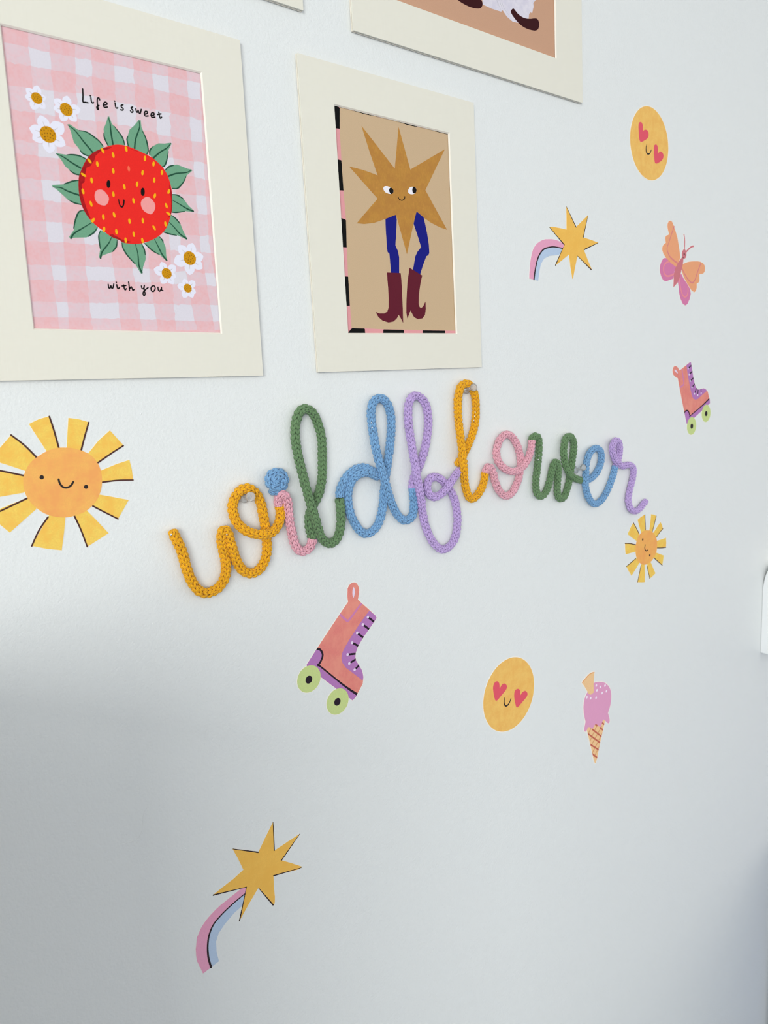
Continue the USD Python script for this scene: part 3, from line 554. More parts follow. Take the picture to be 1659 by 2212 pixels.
coral = paper('skate_coral', (209, 125, 119), var=0.06, scale=900, c2=(215, 140, 127), big=60, ref=(214, 219, 222)); purple = paper('skate_purple', (168, 116, 178), var=0.05, ref=(214, 219, 222)); wheel_mat = paper('wheel_green', (186, 204, 138), var=0.05, ref=(214, 219, 222))
band_mat = paper('skate_mauve', (192, 122, 170), var=0.05, ref=(214, 219, 222)); eyelet_mat = paper('eyelet_lilac', (224, 212, 234), var=0.02); skate_black = paper('skate_black', (42, 32, 44), var=0.03)
def skate(label, near=None):
    """near: None for the traced skate, else a map of wall points (turn, size, shift) from it to another copy."""
    N = (lambda g: g) if near is None else near
    full = T('K', [(912,415),(900,330),(905,220),(925,170),(960,138),(1000,125),(1040,140),(1068,185),(1080,240),(1072,310),(1058,380),(1110,430),(1240,545),(1320,620),(1338,655),(1300,715),(1140,945),(1060,1080),(1025,1180),(1020,1240),(1032,1295),(1080,1370),(1125,1450),(1140,1540),(1130,1640),(1050,1790),(980,1888),(740,1715),(500,1535),(290,1360),(430,1140),(600,880),(800,580)])
    sole = T('K', [(1045,1812),(980,1888),(900,1830),(740,1715),(500,1535),(300,1380),(290,1358),(430,1140),(480,1130),(515,1180),(520,1230),(490,1300),(455,1355),(560,1450),(750,1600),(900,1715)])
    tongue = T('K', [(1230,545),(1320,620),(1338,655),(1300,715),(1140,945),(1060,1080),(1025,1180),(1020,1240),(1032,1295),(1080,1370),(1125,1450),(1140,1540),(1130,1592),(1000,1490),(880,1400),(830,1330),(812,1260),(820,1190),(850,1120),(930,980),(1100,720)])
    sh = [('boot', full, coral, 1), ('sole', sole, purple, 2), ('tongue', tongue, purple, 2),
          ('cuff_band', TS('K', [(790,605),(850,660),(905,698),(950,655),(1050,520),(1112,438)], 0.0022).intersection(full), band_mat, 2),
          ('pull_loop_hole', T('K', [(995,195),(1012,250),(1005,320),(988,355),(977,300),(980,230)], 4), eyelet_mat, 2),
          ('sole_line', unary_union([TS('K', [(435,1125),(480,1122),(518,1160),(532,1220),(505,1300),(465,1365)], 0.0019), TS('K', [(460,1350),(600,1462),(750,1585),(900,1700),(1045,1797)], 0.0018, taper=(0.8, 0.8, 1.25))]).intersection(full), skate_black, 3)]
    for e, l in (((1208,643),(1298,712)), ((1132,755),(1225,824)), ((1047,880),(1138,948)), ((972,1025),(1065,1074)), ((905,1203),(1027,1190)), ((930,1335),(1025,1272)), ((1010,1428),(1073,1365))):
        sh += [('lace', TS('K', [e, l], 0.0019, smooth=0, flat=True).intersection(full), skate_black, 3), ('eyelet', Point(tr('K', [e], ST)[0]).buffer(0.0014, 10), eyelet_mat, 4)]
    sh += [('wheel', disc('K', None, [(150,1620),(365,1370),(497,1500),(300,1778)], ST), wheel_mat, 3), ('wheel', disc('K', None, [(588,1965),(795,1705),(910,1840),(730,2103)], ST), wheel_mat, 3),
           ('wheel_hub', Point(tr('K', [(326, 1577)], ST)[0]).buffer(0.0036, 16), skate_black, 4), ('wheel_hub', Point(tr('K', [(752, 1908)], ST)[0]).buffer(0.0036, 16), skate_black, 4)]
    return sticker('skate_sticker', label, [(s[0], N(s[1]), *s[2:]) for s in sh], 0.0005)
skate('coral roller skate wall sticker with green wheels, below the knitted word')
src = tr('K', [(326,1577),(752,1908),(980,1888),(993,275),(290,1360),(1330,640)], ST); dst = tr('K2', [(665,1835),(1055,1515),(1155,1250),(235,405),(530,1778),(640,175)], ST)
sc, dc = src.mean(0), dst.mean(0); zs, zd = (src - sc) @ [1, 1j], (dst - dc) @ [1, 1j]
rotz = (np.conj(zs) * zd).sum() / (np.abs(zs) ** 2).sum()
def far_skate(g): return affinity.affine_transform(g, [rotz.real, -rotz.imag, rotz.imag, rotz.real, dc[0] - rotz.real * sc[0] + rotz.imag * sc[1], dc[1] - rotz.imag * sc[0] - rotz.real * sc[1]])
skate('small coral roller skate wall sticker near the right edge, below the butterfly', far_skate)

star_mat = paper('star_yellow', (234, 188, 92), var=0.06, scale=1200, c2=(231, 182, 86), big=80); star_black = paper('star_black', (52, 42, 46), var=0.03)
tail_pink = paper('tail_pink', (222, 160, 190), var=0.05, scale=1200); tail_blue = paper('tail_blue', (176, 198, 224), var=0.05, scale=1200)
def star(label, v, st, edges, ew, pink, blue, line, lw):
    sh = [('tail_stripe', T(v, pink), tail_pink, 1, 'pink stripe of the tail'), ('tail_stripe', T(v, blue), tail_blue, 1, 'pale blue stripe of the tail'), ('tail_line', TS(v, line, lw, taper=(0.7, 1.0, 1.15)), star_black, 2), ('star', T(v, st), star_mat, 3)]
    for e in edges: sh.append(('star_edge', TS(v, e, ew, smooth=0, taper=(0.45, 1.0)), star_black, 4))
    return sticker('star_sticker', label, sh, 0.0001)
star('shooting star wall sticker with curved tail, lowest on the wall', 'T1',
     [(1105,148),(1120,510),(1285,400),(1442,297),(1320,480),(1210,630),(1330,665),(1468,710),(1440,740),(1290,780),(1110,825),(1112,950),(1128,1090),(1126,1160),(1115,1200),(1020,1090),(920,975),(800,1180),(680,1395),(720,1200),(772,965),(560,1020),(350,1070),(450,985),(600,870),(732,750),(665,610),(595,485),(760,510),(920,530),(1010,340)],
     [[(1105,152),(1120,505)], [(600,487),(918,530)], [(1440,300),(1210,630)], [(1462,722),(1110,825)], [(922,977),(1105,1192)], [(772,965),(683,1390)], [(772,965),(354,1068)]], 0.0011,
     [(775,960),(700,990),(600,1070),(520,1135),(450,1190),(370,1265),(300,1340),(245,1410),(200,1480),(150,1600),(133,1750),(138,1830),(150,1900),(225,2055),(330,1975),(290,1850),(280,1720),(300,1580),(360,1440),(450,1330),(600,1180),(755,1055)],
     [(755,1055),(600,1180),(450,1330),(360,1440),(300,1580),(282,1720),(295,1850),(335,1970),(425,1900),(395,1780),(390,1650),(420,1550),(500,1430),(620,1290),(730,1195)],
     [(745,1056),(600,1177),(450,1322),(355,1440),(305,1560),(284,1690),(290,1840),(325,1977)], 0.0015)
star('shooting star wall sticker with arched tail, left of the butterfly', 'T2',
     [(855,213),(940,395),(1030,585),(1245,372),(1205,560),(1160,770),(1300,815),(1425,862),(1420,875),(1300,925),(1170,990),(1240,1170),(1312,1345),(1305,1350),(1180,1220),(1055,1100),(1015,1300),(975,1510),(965,1510),(930,1300),(905,1075),(780,1180),(658,1275),(730,1110),(820,905),(690,745),(552,585),(600,578),(730,600),(860,630),(860,420)],
     [[(857,217),(1030,585)], [(1245,374),(1160,770)], [(1425,868),(1178,988)], [(1057,1102),(1305,1350)], [(557,590),(820,903)], [(800,950),(662,1270)]], 0.0012,
     [(830,910),(790,870),(700,825),(640,808),(580,800),(480,803),(420,822),(370,850),(325,885),(290,930),(260,990),(235,1070),(210,1220),(195,1400),(192,1505),(278,1528),(300,1330),(350,1130),(430,1000),(520,950),(640,935),(800,972)],
     [(800,965),(640,945),(520,960),(430,1005),(360,1130),(310,1330),(278,1528),(352,1548),(375,1380),(400,1250),(460,1150),(560,1100),(725,1083)],
     [(795,968),(640,940),(520,955),(430,1002),(355,1125),(305,1320),(277,1526)], 0.0016)

wing_o = paper('wing_orange', (229, 163, 122), var=0.04); wing_p = paper('wing_purple', (208, 124, 168), var=0.05); wing_l = paper('wing_line', (212, 128, 132), var=0.03)
wing_r = paper('wing_ring', (226, 142, 150), var=0.03); body_m = paper('butterfly_body', (200, 120, 130), var=0.04)
sticker('butterfly_sticker', 'orange and purple butterfly wall sticker', [
    ('wing', T('BF', [(280,1020),(235,1040),(195,1110),(165,1200),(158,1280),(165,1350),(200,1470),(250,1540),(310,1555),(370,1530),(470,1495),(490,1330),(545,1220),(420,1110),(330,1040)]), wing_p, 1, 'purple lower wing'),
    ('wing', T('BF', [(650,1380),(700,1490),(800,1640),(850,1730),(865,1840),(840,1960),(790,2070),(740,2105),(680,2060),(630,1950),(600,1820),(590,1680),(570,1580),(590,1460)]), wing_p, 1, 'purple lower wing'),
    ('wing', T('BF', [(630,1010),(615,900),(600,790),(560,560),(520,420),(480,300),(445,210),(420,182),(395,175),(365,188),(340,240),(335,290),(340,345),(350,400),(370,465),(360,497),(310,515),(288,545),(285,580),(290,630),(298,680),(260,705),(230,745),(215,800),(217,850),(240,920),(300,1020),(400,1130),(530,1230),(590,1130)]), wing_o, 2, 'orange upper wing'),
    ('wing', T('BF', [(685,1160),(800,1115),(880,1102),(950,1100),(1020,1100),(1080,1110),(1140,1140),(1180,1195),(1190,1255),(1178,1340),(1150,1375),(1110,1388),(1063,1390),(1060,1450),(1065,1540),(1050,1575),(1000,1610),(1000,1700),(980,1775),(945,1805),(880,1760),(780,1600),(700,1450),(655,1290)]), wing_o, 2, 'orange upper wing'),
    ('wing_vein', TS('BF', [(485,310),(430,470),(370,660),(335,760),(330,850),(380,980),(470,1075),(570,1145)], 0.0018, taper=(1.0, 0.6, 1.0, 1.3)), wing_l, 3),
    ('wing_vein', TS('BF', [(1095,1140),(1045,1270),(1000,1400),(960,1520),(895,1590),(810,1520),(730,1400),(670,1275)], 0.0018), wing_l, 3),
    ('wing_ring', TS('BF', [(370,1105),(290,1145),(245,1240),(255,1360),(310,1430),(390,1430),(490,1385)], 0.0022), wing_r, 2),
    ('wing_ring', TS('BF', [(605,1500),(630,1690),(670,1845),(722,1908),(775,1885),(803,1780),(800,1690)], 0.0022), wing_r, 2),
    ('body', T('BF', [(700,1000),(660,1015),(580,1130),(510,1260),(480,1400),(475,1550),(468,1695),(560,1590),(620,1450),(660,1270),(690,1130)]), body_m, 4),
    ('head', T('BF', [(715,825),(752,860),(765,935),(752,1010),(715,1042),(678,1010),(662,935),(680,860)], 4), body_m, 4),
    ('antenna', TS('BF', [(718,850),(725,700),(722,580),(710,495)], 0.0022), body_m, 3), ('antenna', TS('BF', [(755,890),(820,820),(880,770),(922,758)], 0.0022), body_m, 3),
    ('eye', Point(tr('BF', [(713, 940)], ST)[0]).buffer(0.0015, 10), face_black, 5), ('eye', Point(tr('BF', [(750, 958)], ST)[0]).buffer(0.0009, 10), face_black, 5)], 0.0004)

scoop_m = paper('scoop_pink', (218, 158, 194), var=0.03); cone_m = paper('cone_wafer', (233, 196, 148), var=0.05); cone_l = paper('cone_line', (190, 100, 84), var=0.04); cone_t = paper('cone_thin_line', (204, 146, 100), var=0.03); dot_m = paper('sprinkle_white', (244, 226, 242), var=0.01); wafer_e = paper('wafer_edge', (222, 164, 112), var=0.03)
cone_g = T('IC', [(262,1390),(300,1330),(640,1200),(640,1240),(600,1420),(540,1680),(480,1990),(455,2090),(435,2105),(415,2060),(330,1680)])
sticker('ice_cream_sticker', 'pink ice cream cone wall sticker with a wafer', [
    ('cone', cone_g, cone_m, 1),
    ('cone_line', unary_union([TS('IC', l, 0.0020, smooth=0) for l in ([(430,1285),(480,1325)], [(575,1255),(640,1310)], [(540,1365),(615,1425)], [(380,1400),(580,1558)], [(290,1490),(555,1690)], [(340,1715),(525,1835)], [(380,1910),(490,1995)])]).intersection(cone_g), cone_l, 3),
    ('cone_line', unary_union([TS('IC', l, 0.0014, smooth=0) for l in ([(350,1380),(290,1500)], [(470,1330),(330,1640)], [(570,1345),(350,1745)], [(600,1450),(380,1890)], [(550,1700),(415,1975)])]).intersection(cone_g), cone_t, 2),
    ('scoop', T('IC', [(400,440),(440,424),(500,412),(590,415),(640,432),(680,460),(720,505),(745,550),(765,615),(772,680),(770,765),(760,850),(748,920),(730,980),(705,1060),(720,1110),(735,1170),(740,1220),(732,1258),(710,1275),(680,1255),(650,1222),(615,1198),(592,1225),(575,1280),(562,1330),(540,1350),(510,1335),(480,1300),(452,1285),(425,1310),(405,1360),(375,1388),(345,1375),(310,1348),(285,1370),(262,1420),(240,1450),(215,1440),(208,1400),(220,1340),(240,1240),(218,1150),(200,1050),(195,930),(203,840),(220,760),(245,690),(275,630)]), scoop_m, 4),
    ('wafer', T('IC', [(420,210),(375,214),(330,238),(285,280),(240,332),(200,385),(165,430),(225,520),(275,605),(290,650),(340,682),(410,630),(405,450)]), cone_m, 6),
    ('wafer_edge', TS('IC', [(416,216),(335,245),(250,330),(172,425)], 0.0014), wafer_e, 7)] +
    [('sprinkle', Point(tr('IC', [c], ST)[0]).buffer(0.0017, 10), dot_m, 5) for c in [(460,487),(545,520),(643,487),(475,587),(672,605),(582,643),(265,733),(343,752),(457,742)]], 0.0009)

# ------------------------------------------------------------------ the knitted word
R_CORD = 0.0043; L0, L1 = 0.0046, 0.0106     # cord axis: lying on the wall / passing over another strand
yarn_y = yarn('yarn_mustard', (228, 168, 20)); yarn_p = yarn('yarn_pink', (221, 167, 183)); yarn_g = yarn('yarn_green', (101, 135, 95)); yarn_b = yarn('yarn_blue', (117, 164, 208)); yarn_l = yarn('yarn_lilac', (186, 163, 218))
glint = plain('wire_silver', (0.9, 0.92, 0.93), metallic=1.0, roughness=0.18)
def path3(view, pts):
    """Traced axis points (x, y, level 0..1) -> a smooth evenly spaced line in space."""
    pts = np.asarray(pts, float)
    lev = L0 + (L1 - L0) * pts[:, 2]
    p = np.c_[tr(view, pts[:, :2], lev), lev]
    q = curve(p, 14, closed=False)
    k = np.ones(9) / 9
    e = np.vstack([np.repeat(q[:1], 4, 0), q, np.repeat(q[-1:], 4, 0)])
    q = np.stack([np.convolve(e[:, i], k, 'valid') for i in range(3)], 1)
    q3 = np.c_[q[:, 0], -q[:, 2], q[:, 1]]
    s = np.r_[0, np.cumsum(np.linalg.norm(np.diff(q3, axis=0), axis=1))]
    n = max(int(s[-1] / 0.0006), 12); u = np.linspace(0, s[-1], n)
    return np.stack([np.interp(u, s, q3[:, i]) for i in range(3)], 1), s[-1]
def knit(path, length, seed, r=R_CORD, wales=5, pitch=0.0041, cap=(True, True), flip=False):
    """A knitted tube: a soft core, and on it columns of plump V stitches."""
    rg = np.random.default_rng(seed)
    C = path; n = len(C); S = np.linspace(0, length, n)
    Tn = np.gradient(C, axis=0); Tn /= np.linalg.norm(Tn, axis=1)[:, None]
    N = np.array([0, -1.0, 0]) - Tn * (Tn @ np.array([0, -1.0, 0]))[:, None]; N /= np.linalg.norm(N, axis=1)[:, None]
    B = np.cross(Tn, N)
    def at(s):
        i = np.clip(s / length * (n - 1), 0, n - 1); a = np.floor(i).astype(int).clip(0, n - 2); t = (i - a)[..., None]
        return [X[a] * (1 - t) + X[a + 1] * t for X in (C, N, B)]
    def shrink(s):
        k = np.ones_like(s)
        if cap[0]: k = np.minimum(k, np.sqrt(np.clip(1 - (1 - np.clip(s / (r * 0.9), 0, 1)) ** 2, 0, 1)))
        if cap[1]: k = np.minimum(k, np.sqrt(np.clip(1 - (1 - np.clip((length - s) / (r * 0.9), 0, 1)) ** 2, 0, 1)))
        return k
    rl = r * 0.275; rc = r - rl * 1.0
    # core
    s = S; ns = 14; th = np.linspace(0, 2 * np.pi, ns, endpoint=False)
    c, nn, bb = at(s); k = (shrink(s) * (rc - rl * 1.05))[:, None, None]
    v = c[:, None] + k * (np.cos(th)[None, :, None] * nn[:, None] + np.sin(th)[None, :, None] * bb[:, None])
    V_ = [v.reshape(-1, 3)]; i = np.arange(n - 1)[:, None] * ns; j = np.arange(ns)[None]; j2 = (j + 1) % ns
    quads = np.stack([i + j, i + ns + j, i + ns + j2, i + j2], -1).reshape(-1, 4)
    F_ = [np.vstack([quads[:, [0, 2, 1]], quads[:, [0, 3, 2]]])]; UV = [np.tile([[0.0, 0.0]], (n * ns, 1))]
    # stitches
    rows = int(length / pitch); ph0 = rg.uniform(-0.35, 0.35); tw = rg.uniform(-0.6, 0.6)
    J, K, SD = np.meshgrid(np.arange(-1, rows + 1), np.arange(wales), [-1, 1], indexing='ij')
    J, K, SD = J.ravel(), K.ravel(), SD.ravel(); m = len(J)
    nt, na = 8, 7
    t = np.linspace(0, 1, nt)[None]
    wa = 2 * np.pi / wales
    jit = rg.normal(0, 1, (m, 4))
    drc = -1 if flip else 1
    sl = (J[:, None] + 0.5 + drc * (t * 1.36 - 0.68) + jit[:, :1] * 0.05 + (K[:, None] % 2) * 0.08) * length / rows
    ang = ph0 + tw * sl / 0.1 * 0.25 + wa * K[:, None] + SD[:, None] * wa * (0.075 + 0.37 * (t * t * (3 - 2 * t))) + jit[:, 1:2] * 0.035
    sc = np.clip(sl, 0, length)
    c, nn, bb = at(sc); k = shrink(sc)
    rad = (rc + rl * (-0.95 + 1.10 * np.sin(np.pi * np.clip(t * 0.90 + 0.05, 0, 1)) ** 0.8 + jit[:, 2:3] * 0.06)) * k
    ca, sa = np.cos(ang)[..., None], np.sin(ang)[..., None]
    out = ca * nn + sa * bb
    P = c + rad[..., None] * out
    dP = np.gradient(P, axis=1); dP /= np.maximum(np.linalg.norm(dP, axis=2), 1e-9)[..., None]
    side = np.cross(dP, out); side /= np.maximum(np.linalg.norm(side, axis=2), 1e-9)[..., None]
    outn = np.cross(side, dP)
    aw = rl * (0.95 + jit[:, 3:4] * 0.06) * np.sin(np.pi * (0.03 + 0.94 * t)) ** 0.62 * np.clip(k, 0.25, 1)
    ph = np.linspace(0, 2 * np.pi, na, endpoint=False)
    ring = P[:, :, None] + aw[:, :, None, None] * (np.cos(ph)[None, None, :, None] * side[:, :, None] * 1.02 + np.sin(ph)[None, None, :, None] * outn[:, :, None] * 0.95)
    base = len(V_[0])
    V_.append(ring.reshape(-1, 3))
    idx = (np.arange(m)[:, None, None] * nt + np.arange(nt - 1)[None, :, None]) * na
    jj = np.arange(na)[None, None]; j2 = (jj + 1) % na
    quads = np.stack(np.broadcast_arrays(idx + jj, idx + na + jj, idx + na + j2, idx + j2), -1).reshape(-1, 4) + base
    F_.append(np.vstack([quads[:, [0, 1, 2]], quads[:, [0, 2, 3]]]))
    phase = np.where(SD[:, None, None] > 0, 5.0 * t[..., None] + 2 * ph[None, None] / (2 * np.pi), 1.2 * t[..., None] + 5 * np.abs(ph[None, None] / (2 * np.pi) - 0.5))
    phase = np.broadcast_to(phase, (m, nt, na))
    rnd = np.broadcast_to(0.35 + 0.65 * rg.random(m)[:, None, None], (m, nt, na))
    UV.append(np.stack([phase * 0.1 + 1.0, rnd], -1).reshape(-1, 2))
    return (np.vstack(V_), np.vstack(F_)), np.vstack(UV)

LETTERS = [
 ('A', yarn_y, 'mustard yellow knitted letter w at the start', [(118,1140,.1),(150,1220,0),(190,1300,0),(220,1400,0),(250,1500,0),(295,1595,0),(355,1655,0),(420,1660,0),(490,1625,0),(540,1560,0),(560,1470,-.1),(550,1370,-.1),(528,1270,0),(522,1190,.35),(540,1148,.55),(570,1165,.6),(595,1250,.55),(622,1340,.4),(652,1420,.1),(700,1482,0),(765,1505,0),(830,1470,0),(875,1400,0),(893,1310,-.1),(890,1230,-.1),(880,1150,-.1),(870,1070,0),(855,990,0),(838,920,0),(800,850,0),(740,812,0),(680,825,0),(635,880,0),(612,950,0),(620,1030,.1),(655,1100,.4),(720,1155,.8),(800,1182,1),(880,1185,1),(940,1165,.7),(985,1100,.3),(1002,1020,-.1),(992,945,-.2)]),
 ('A', yarn_p, 'pink knitted letter i', [(990,945,-.2),(985,900,0),(1005,862,.5),(1035,862,.6),(1055,900,.5),(1065,960,.3),(1072,1050,.2),(1090,1150,.1),(1110,1240,0),(1150,1312,0),(1200,1322,0),(1245,1285,.2),(1262,1225,.3)]),
 ('A', yarn_g, 'green knitted letter l', [(1262,1215,-.1),(1242,1150,-.1),(1234,1080,-.1),(1240,1010,-.1),(1268,950,-.1),(1300,890,0),(1328,800,0),(1342,700,0),(1343,600,0),(1342,500,0),(1336,400,0),(1312,300,0),(1278,215,0),(1225,165,0),(1175,170,0),(1138,230,0),(1122,320,0),(1126,420,0),(1141,520,.1),(1162,620,.2),(1190,720,.4),(1215,820,.7),(1242,920,1),(1268,1000,1),(1292,1080,1),(1315,1160,.7),(1345,1225,.3),(1400,1260,.1),(1455,1230,0),(1482,1170,0),(1495,1080,0),(1490,980,0),(1482,895,0)]),
 ('B', yarn_b, 'blue knitted letter d', [(148,1190,0),(152,1130,0),(188,1045,0),(238,978,0),(310,928,0),(385,920,0),(455,950,0),(512,978,-.1),(505,1000,.1),(450,975,.5),(395,958,.6),(330,978,.6),(272,1025,.5),(235,1100,.4),(222,1190,.2),(232,1290,0),(262,1390,0),(312,1480,0),(380,1540,0),(450,1522,0),(510,1450,0),(543,1350,0),(558,1240,-.1),(568,1120,-.1),(580,1000,-.1),(602,860,0),(622,700,0),(633,560,0),(630,430,0),(600,320,0),(545,266,0),(485,275,0),(450,340,0),(444,440,0),(456,540,.1),(472,650,.3),(492,750,.6),(514,840,.9),(542,940,1),(572,1040,1),(602,1140,.8),(632,1240,.4),(672,1330,.1),(730,1402,0),(780,1415,0),(828,1382,0),(848,1300,0),(843,1200,-.1),(836,1110,-.1)]),
 ('B', yarn_l, 'lilac knitted letter f', [(832,1115,-.2),(838,1050,-.2),(862,980,-.2),(905,890,-.1),(935,800,0),(958,700,0),(978,580,0),(983,460,0),(968,350,0),(930,275,0),(872,238,0),(820,262,0),(795,340,0),(792,440,0),(802,550,0),(818,650,.1),(834,750,.4),(852,850,.8),(868,950,1),(885,1050,1),(903,1150,1),(918,1250,.7),(930,1350,.4),(952,1450,.1),(988,1550,0),(1042,1640,0),(1110,1690,0),(1180,1662,0),(1232,1590,0),(1254,1490,0),(1258,1380,0),(1245,1280,0),(1222,1195,-.1),(1185,1125,-.1),(1142,1068,-.1),(1090,1018,0),(1030,1003,0),(985,1040,.1),(970,1100,.3),(985,1160,.6),(1030,1195,.8),(1090,1178,1),(1150,1122,1),(1200,1050,.8),(1250,978,.3),(1275,945,0)]),
 ('B', yarn_y, 'mustard yellow knitted letter l', [(1250,905,-.2),(1272,865,-.2),(1305,810,-.2),(1345,735,-.1),(1382,650,0),(1405,580,0),(1425,490,0),(1432,400,0),(1430,300,0),(1410,195,0),(1350,122,0),(1290,155,0),(1265,250,0),(1262,350,0),(1266,450,.1),(1276,550,.3),(1290,650,.6),(1302,750,.9),(1312,850,1),(1320,950,.9),(1326,1050,.5),(1342,1130,.2),(1375,1208,0),(1425,1200,0),(1475,1132,0),(1508,1050,0),(1518,965,0)]),
 ('C', yarn_p, 'pink knitted letter o', [(305,765,0),(318,728,.2),(342,722,.4),(362,762,.4),(378,830,.2),(404,892,.1),(450,938,0),(500,918,0),(540,850,0),(560,780,-.1),(568,700,-.1),(562,620,-.1),(540,550,0),(498,490,0),(450,480,0),(408,530,0),(388,600,.1),(398,670,.4),(442,730,.8),(510,756,1),(570,732,1),(618,672,.8),(645,595,.4),(652,525,.2)]),
 ('C', yarn_g, 'green knitted letter w', [(652,522,.1),(662,496,.3),(690,492,.5),(706,535,.5),(702,640,.4),(692,740,.3),(682,830,.2),(688,908,.1),(716,942,0),(755,912,0),(783,840,0),(800,760,.1),(816,700,.3),(838,684,.5),(850,730,.5),(846,820,.4),(842,900,.2),(856,955,.1),(890,950,0),(918,880,0),(935,800,-.1),(950,700,-.1),(964,600,0),(963,530,0),(938,492,.1),(905,512,.3),(890,590,.5),(898,680,.8),(922,750,1),(965,800,.6),(1022,822,.1)]),
 ('C', yarn_b, 'blue knitted letter e', [(1020,822,0),(1060,822,-.1),(1105,798,0),(1150,740,0),(1172,665,0),(1165,602,0),(1130,580,.1),(1088,612,.4),(1062,680,.8),(1055,770,1),(1052,860,.7),(1072,940,.3),(1110,994,0),(1150,990,0),(1200,930,0),(1240,842,0),(1264,765,0),(1275,715,0)]),
 ('C', yarn_l, 'lilac knitted letter r', [(1272,728,0),(1294,680,0),(1308,610,0),(1305,548,.2),(1280,522,.4),(1255,560,.7),(1256,620,.8),(1284,680,.7),(1330,715,.4),(1382,704,.2),(1412,738,.1),(1402,820,0),(1382,900,0),(1372,970,0),(1392,1038,0),(1438,1050,0),(1480,1005,.1),(1512,965,.2)])]
wc_ = on_wall([(860, 1040)])[0]
word = thing('knitted_word', (wc_[0], 0.0, wc_[1]), 'colourful knitted cord spelling wildflower in joined handwriting', 'word sign')
for i, (v, mt, lab, pts) in enumerate(LETTERS):
    p3, L = path3(v, pts)
    (vv, ff), uv = knit(p3, L, 11 + i, cap=(i in (0, 5), i == len(LETTERS) - 1), flip=bool(i % 2))
    part(word, 'letter', (vv, ff), mt, lab, smooth=True, uv=uv)
# the dot of the i: cord wound into a knot
cd = on_wall(px('A', [(976, 750)]), 0.009)[0]
sp = []
for q in np.linspace(0, 1, 90):
    th = -2.2 + q * 2 * np.pi * 2.15; rad = 0.0086 * (1 - q) ** 0.75 + 0.0002
    sp.append((cd[0] + 1.12 * rad * math.cos(th), -(0.0048 + 0.0068 * q ** 0.9), cd[1] + rad * math.sin(th)))
sp = np.array(sp); ss = np.r_[0, np.cumsum(np.linalg.norm(np.diff(sp, axis=0), axis=1))]; uu = np.linspace(0, ss[-1], 120)
sp = np.stack([np.interp(uu, ss, sp[:, k]) for k in range(3)], 1)
(vv, ff), uv = knit(sp, ss[-1], 77, r=0.0042)
part(word, 'dot', (vv, ff), yarn_b, 'blue knotted dot of the i', smooth=True, uv=uv)
for v, p_, lev in (('A', (112,1187), .1), ('A', (565,1187), .6), ('B', (1425,395), 0), ('B', (1422,433), 0), ('B', (1412,475), 0), ('B', (446,495), 0), ('B', (453,540), .1), ('C', (706,635), .4), ('C', (700,668), .4)):
    dd = L0 + (L1 - L0) * lev + R_CORD * 0.86; c = on_wall(px(v, [p_]), dd)[0]
    s = trimesh.creation.icosphere(2, 0.0006); s.apply_scale((1, 1, 1.6)); s.apply_translation((c[0], -dd, c[1]))
    part(word, 'wire_glint', s, glint, smooth=True)

# ------------------------------------------------------------------ push pins that hold the word
clear = usdkit.material(stage, '/World/Looks/clear_plastic', {
    'fr': ('fresnel', {'IOR': 1.49}), 'g': ('glossy_bsdf', {'color': (1, 1, 1), 'roughness': 0.08}), 't': ('transparent_bsdf', {'color': (0.97, 0.98, 0.98)}),
    'd': ('translucent_bsdf', {'color': (0.95, 0.96, 0.96)}), 'd2': ('diffuse_bsdf', {'color': (0.95, 0.96, 0.96)}),
    'm0': ('mix_closure', {'fac': 0.5}), 'm1': ('mix_closure', {'fac': 0.5}), 'm2': ('mix_closure', {})},
    [('d.BSDF', 'm0.closure1'), ('d2.BSDF', 'm0.closure2'), ('t.BSDF', 'm1.closure1'), ('m0.closure', 'm1.closure2'),
     ('fr.fac', 'm2.fac'), ('m1.closure', 'm2.closure1'), ('g.BSDF', 'm2.closure2')], surface='m2.closure')
steel = plain('pin_steel', (0.75, 0.76, 0.77), metallic=1.0, roughness=0.25)
def lathe(profile, n=32):
    m = trimesh.creation.revolve(np.array(profile), sections=n)
    m.apply_transform(trimesh.transformations.rotation_matrix(math.pi / 2, (1, 0, 0)))   # axis +z -> -y
    return m
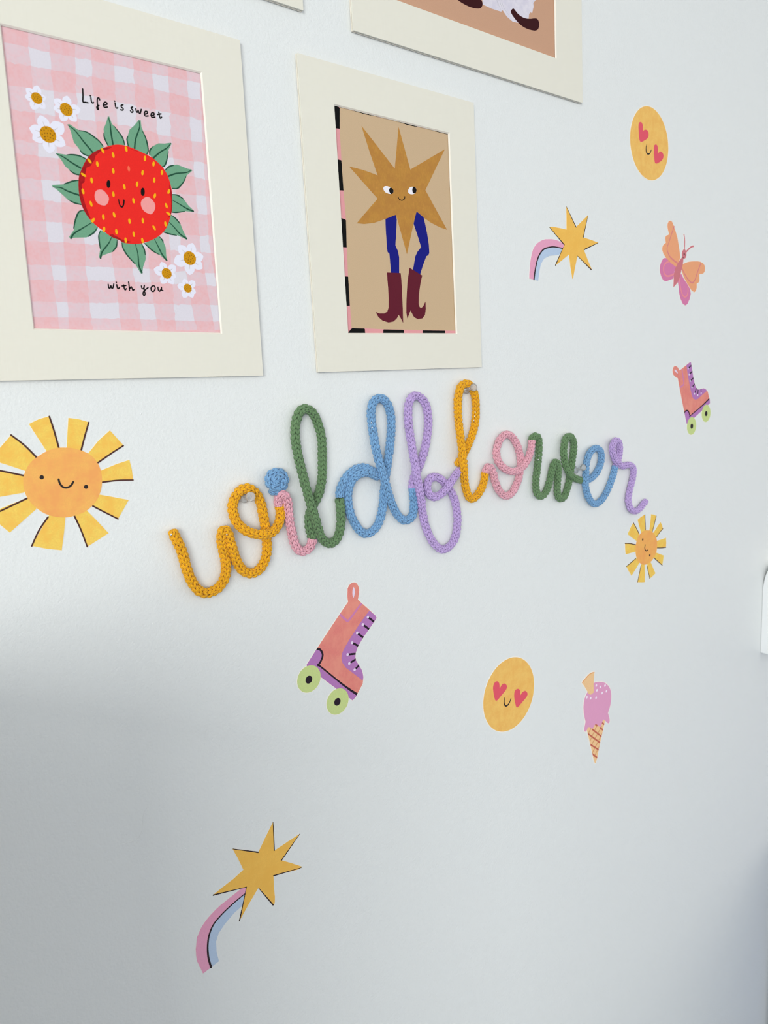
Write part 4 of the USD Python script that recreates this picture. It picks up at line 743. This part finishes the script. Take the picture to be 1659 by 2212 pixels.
def push_pin(label, base_px, gap=0.0012, tilt=(0.0, -0.14), k=1.22):
    c = on_wall([base_px], 0.003)[0]
    t = thing('push_pin', (c[0], 0.0, c[1]), label, 'push pin')
    prof = [(0, 0), (0.0034, 0), (0.0037, 0.0004), (0.0037, 0.0010), (0.0032, 0.0015), (0.0019, 0.0024), (0.0016, 0.0036), (0.0016, 0.0062), (0.0019, 0.0078), (0.0029, 0.0086), (0.0032, 0.0092), (0.0032, 0.0106), (0.0028, 0.0112), (0, 0.0113)]
    h = lathe(np.array(prof) * k); h.apply_translation((0, -gap, 0))
    nd = trimesh.creation.cylinder(0.0005, 0.007 + gap, sections=12); nd.apply_transform(trimesh.transformations.rotation_matrix(math.pi / 2, (1, 0, 0))); nd.apply_translation((0, -(gap + 0.004) / 2 , 0))
    Rm = trimesh.transformations.rotation_matrix(tilt[0], (0, 0, 1)) @ trimesh.transformations.rotation_matrix(tilt[1], (1, 0, 0))
    for name, m, mt, lab in (('head', h, clear, None), ('needle', nd, steel, 'steel needle')):
        m.apply_transform(Rm); m.apply_translation((c[0], 0, c[1])); part(t, name, m, mt, lab, smooth=40)
push_pin('clear push pin inside the loop of the first yellow w', px('A', [(712, 888)])[0])
push_pin('clear push pin at the top of the tall yellow l', px('B', [(1345, 182)])[0])
push_pin('clear push pin between the second green w and the blue e', px('C', [(985, 746)])[0], tilt=(0.0, -0.28))

# ------------------------------------------------------------------ white fixture at the right edge
zt, zb = on_wall([(1647, 1268)])[0], on_wall([(1643, 1409)])[0]
x0 = (zt[0] + zb[0]) / 2
prof = [(0.0, zb[1])]
dep, rr = 0.055, 0.028
ztop = zt[1] + 0.038
prof += [(0.0, zt[1] - 0.01)]
for t in np.linspace(0, math.pi / 2, 8): prof.append((rr * 0.6 * (1 - math.cos(t)), zt[1] - 0.01 + (ztop - zt[1] + 0.01) * math.sin(t)))
for t in np.linspace(math.pi / 2, 0, 6): prof.append((dep - 0.02 + 0.02 * math.cos(t), ztop - 0.02 + 0.02 * math.sin(t)))
for t in np.linspace(0, math.pi / 2, 6): prof.append((dep - 0.008 + 0.008 * math.cos(t), zb[1] + 0.008 - 0.008 * math.sin(t)))
g = Polygon(prof).buffer(0)
m = trimesh.creation.extrude_polygon(g, 0.09, engine='earcut')
v = m.vertices; m = trimesh.Trimesh(np.c_[x0 + v[:, 2], -0.0005 - v[:, 0], v[:, 1]], m.faces[:, ::-1], process=False); trimesh.repair.fix_normals(m)
fx = thing('wall_box', (x0 + 0.045, 0.0, float(zb[1])), 'white rounded plastic box on the wall at the right picture edge', 'wall box')
part(fx, 'housing', m, plain('white_plastic', (0.87, 0.88, 0.89), roughness=0.35), smooth=30)
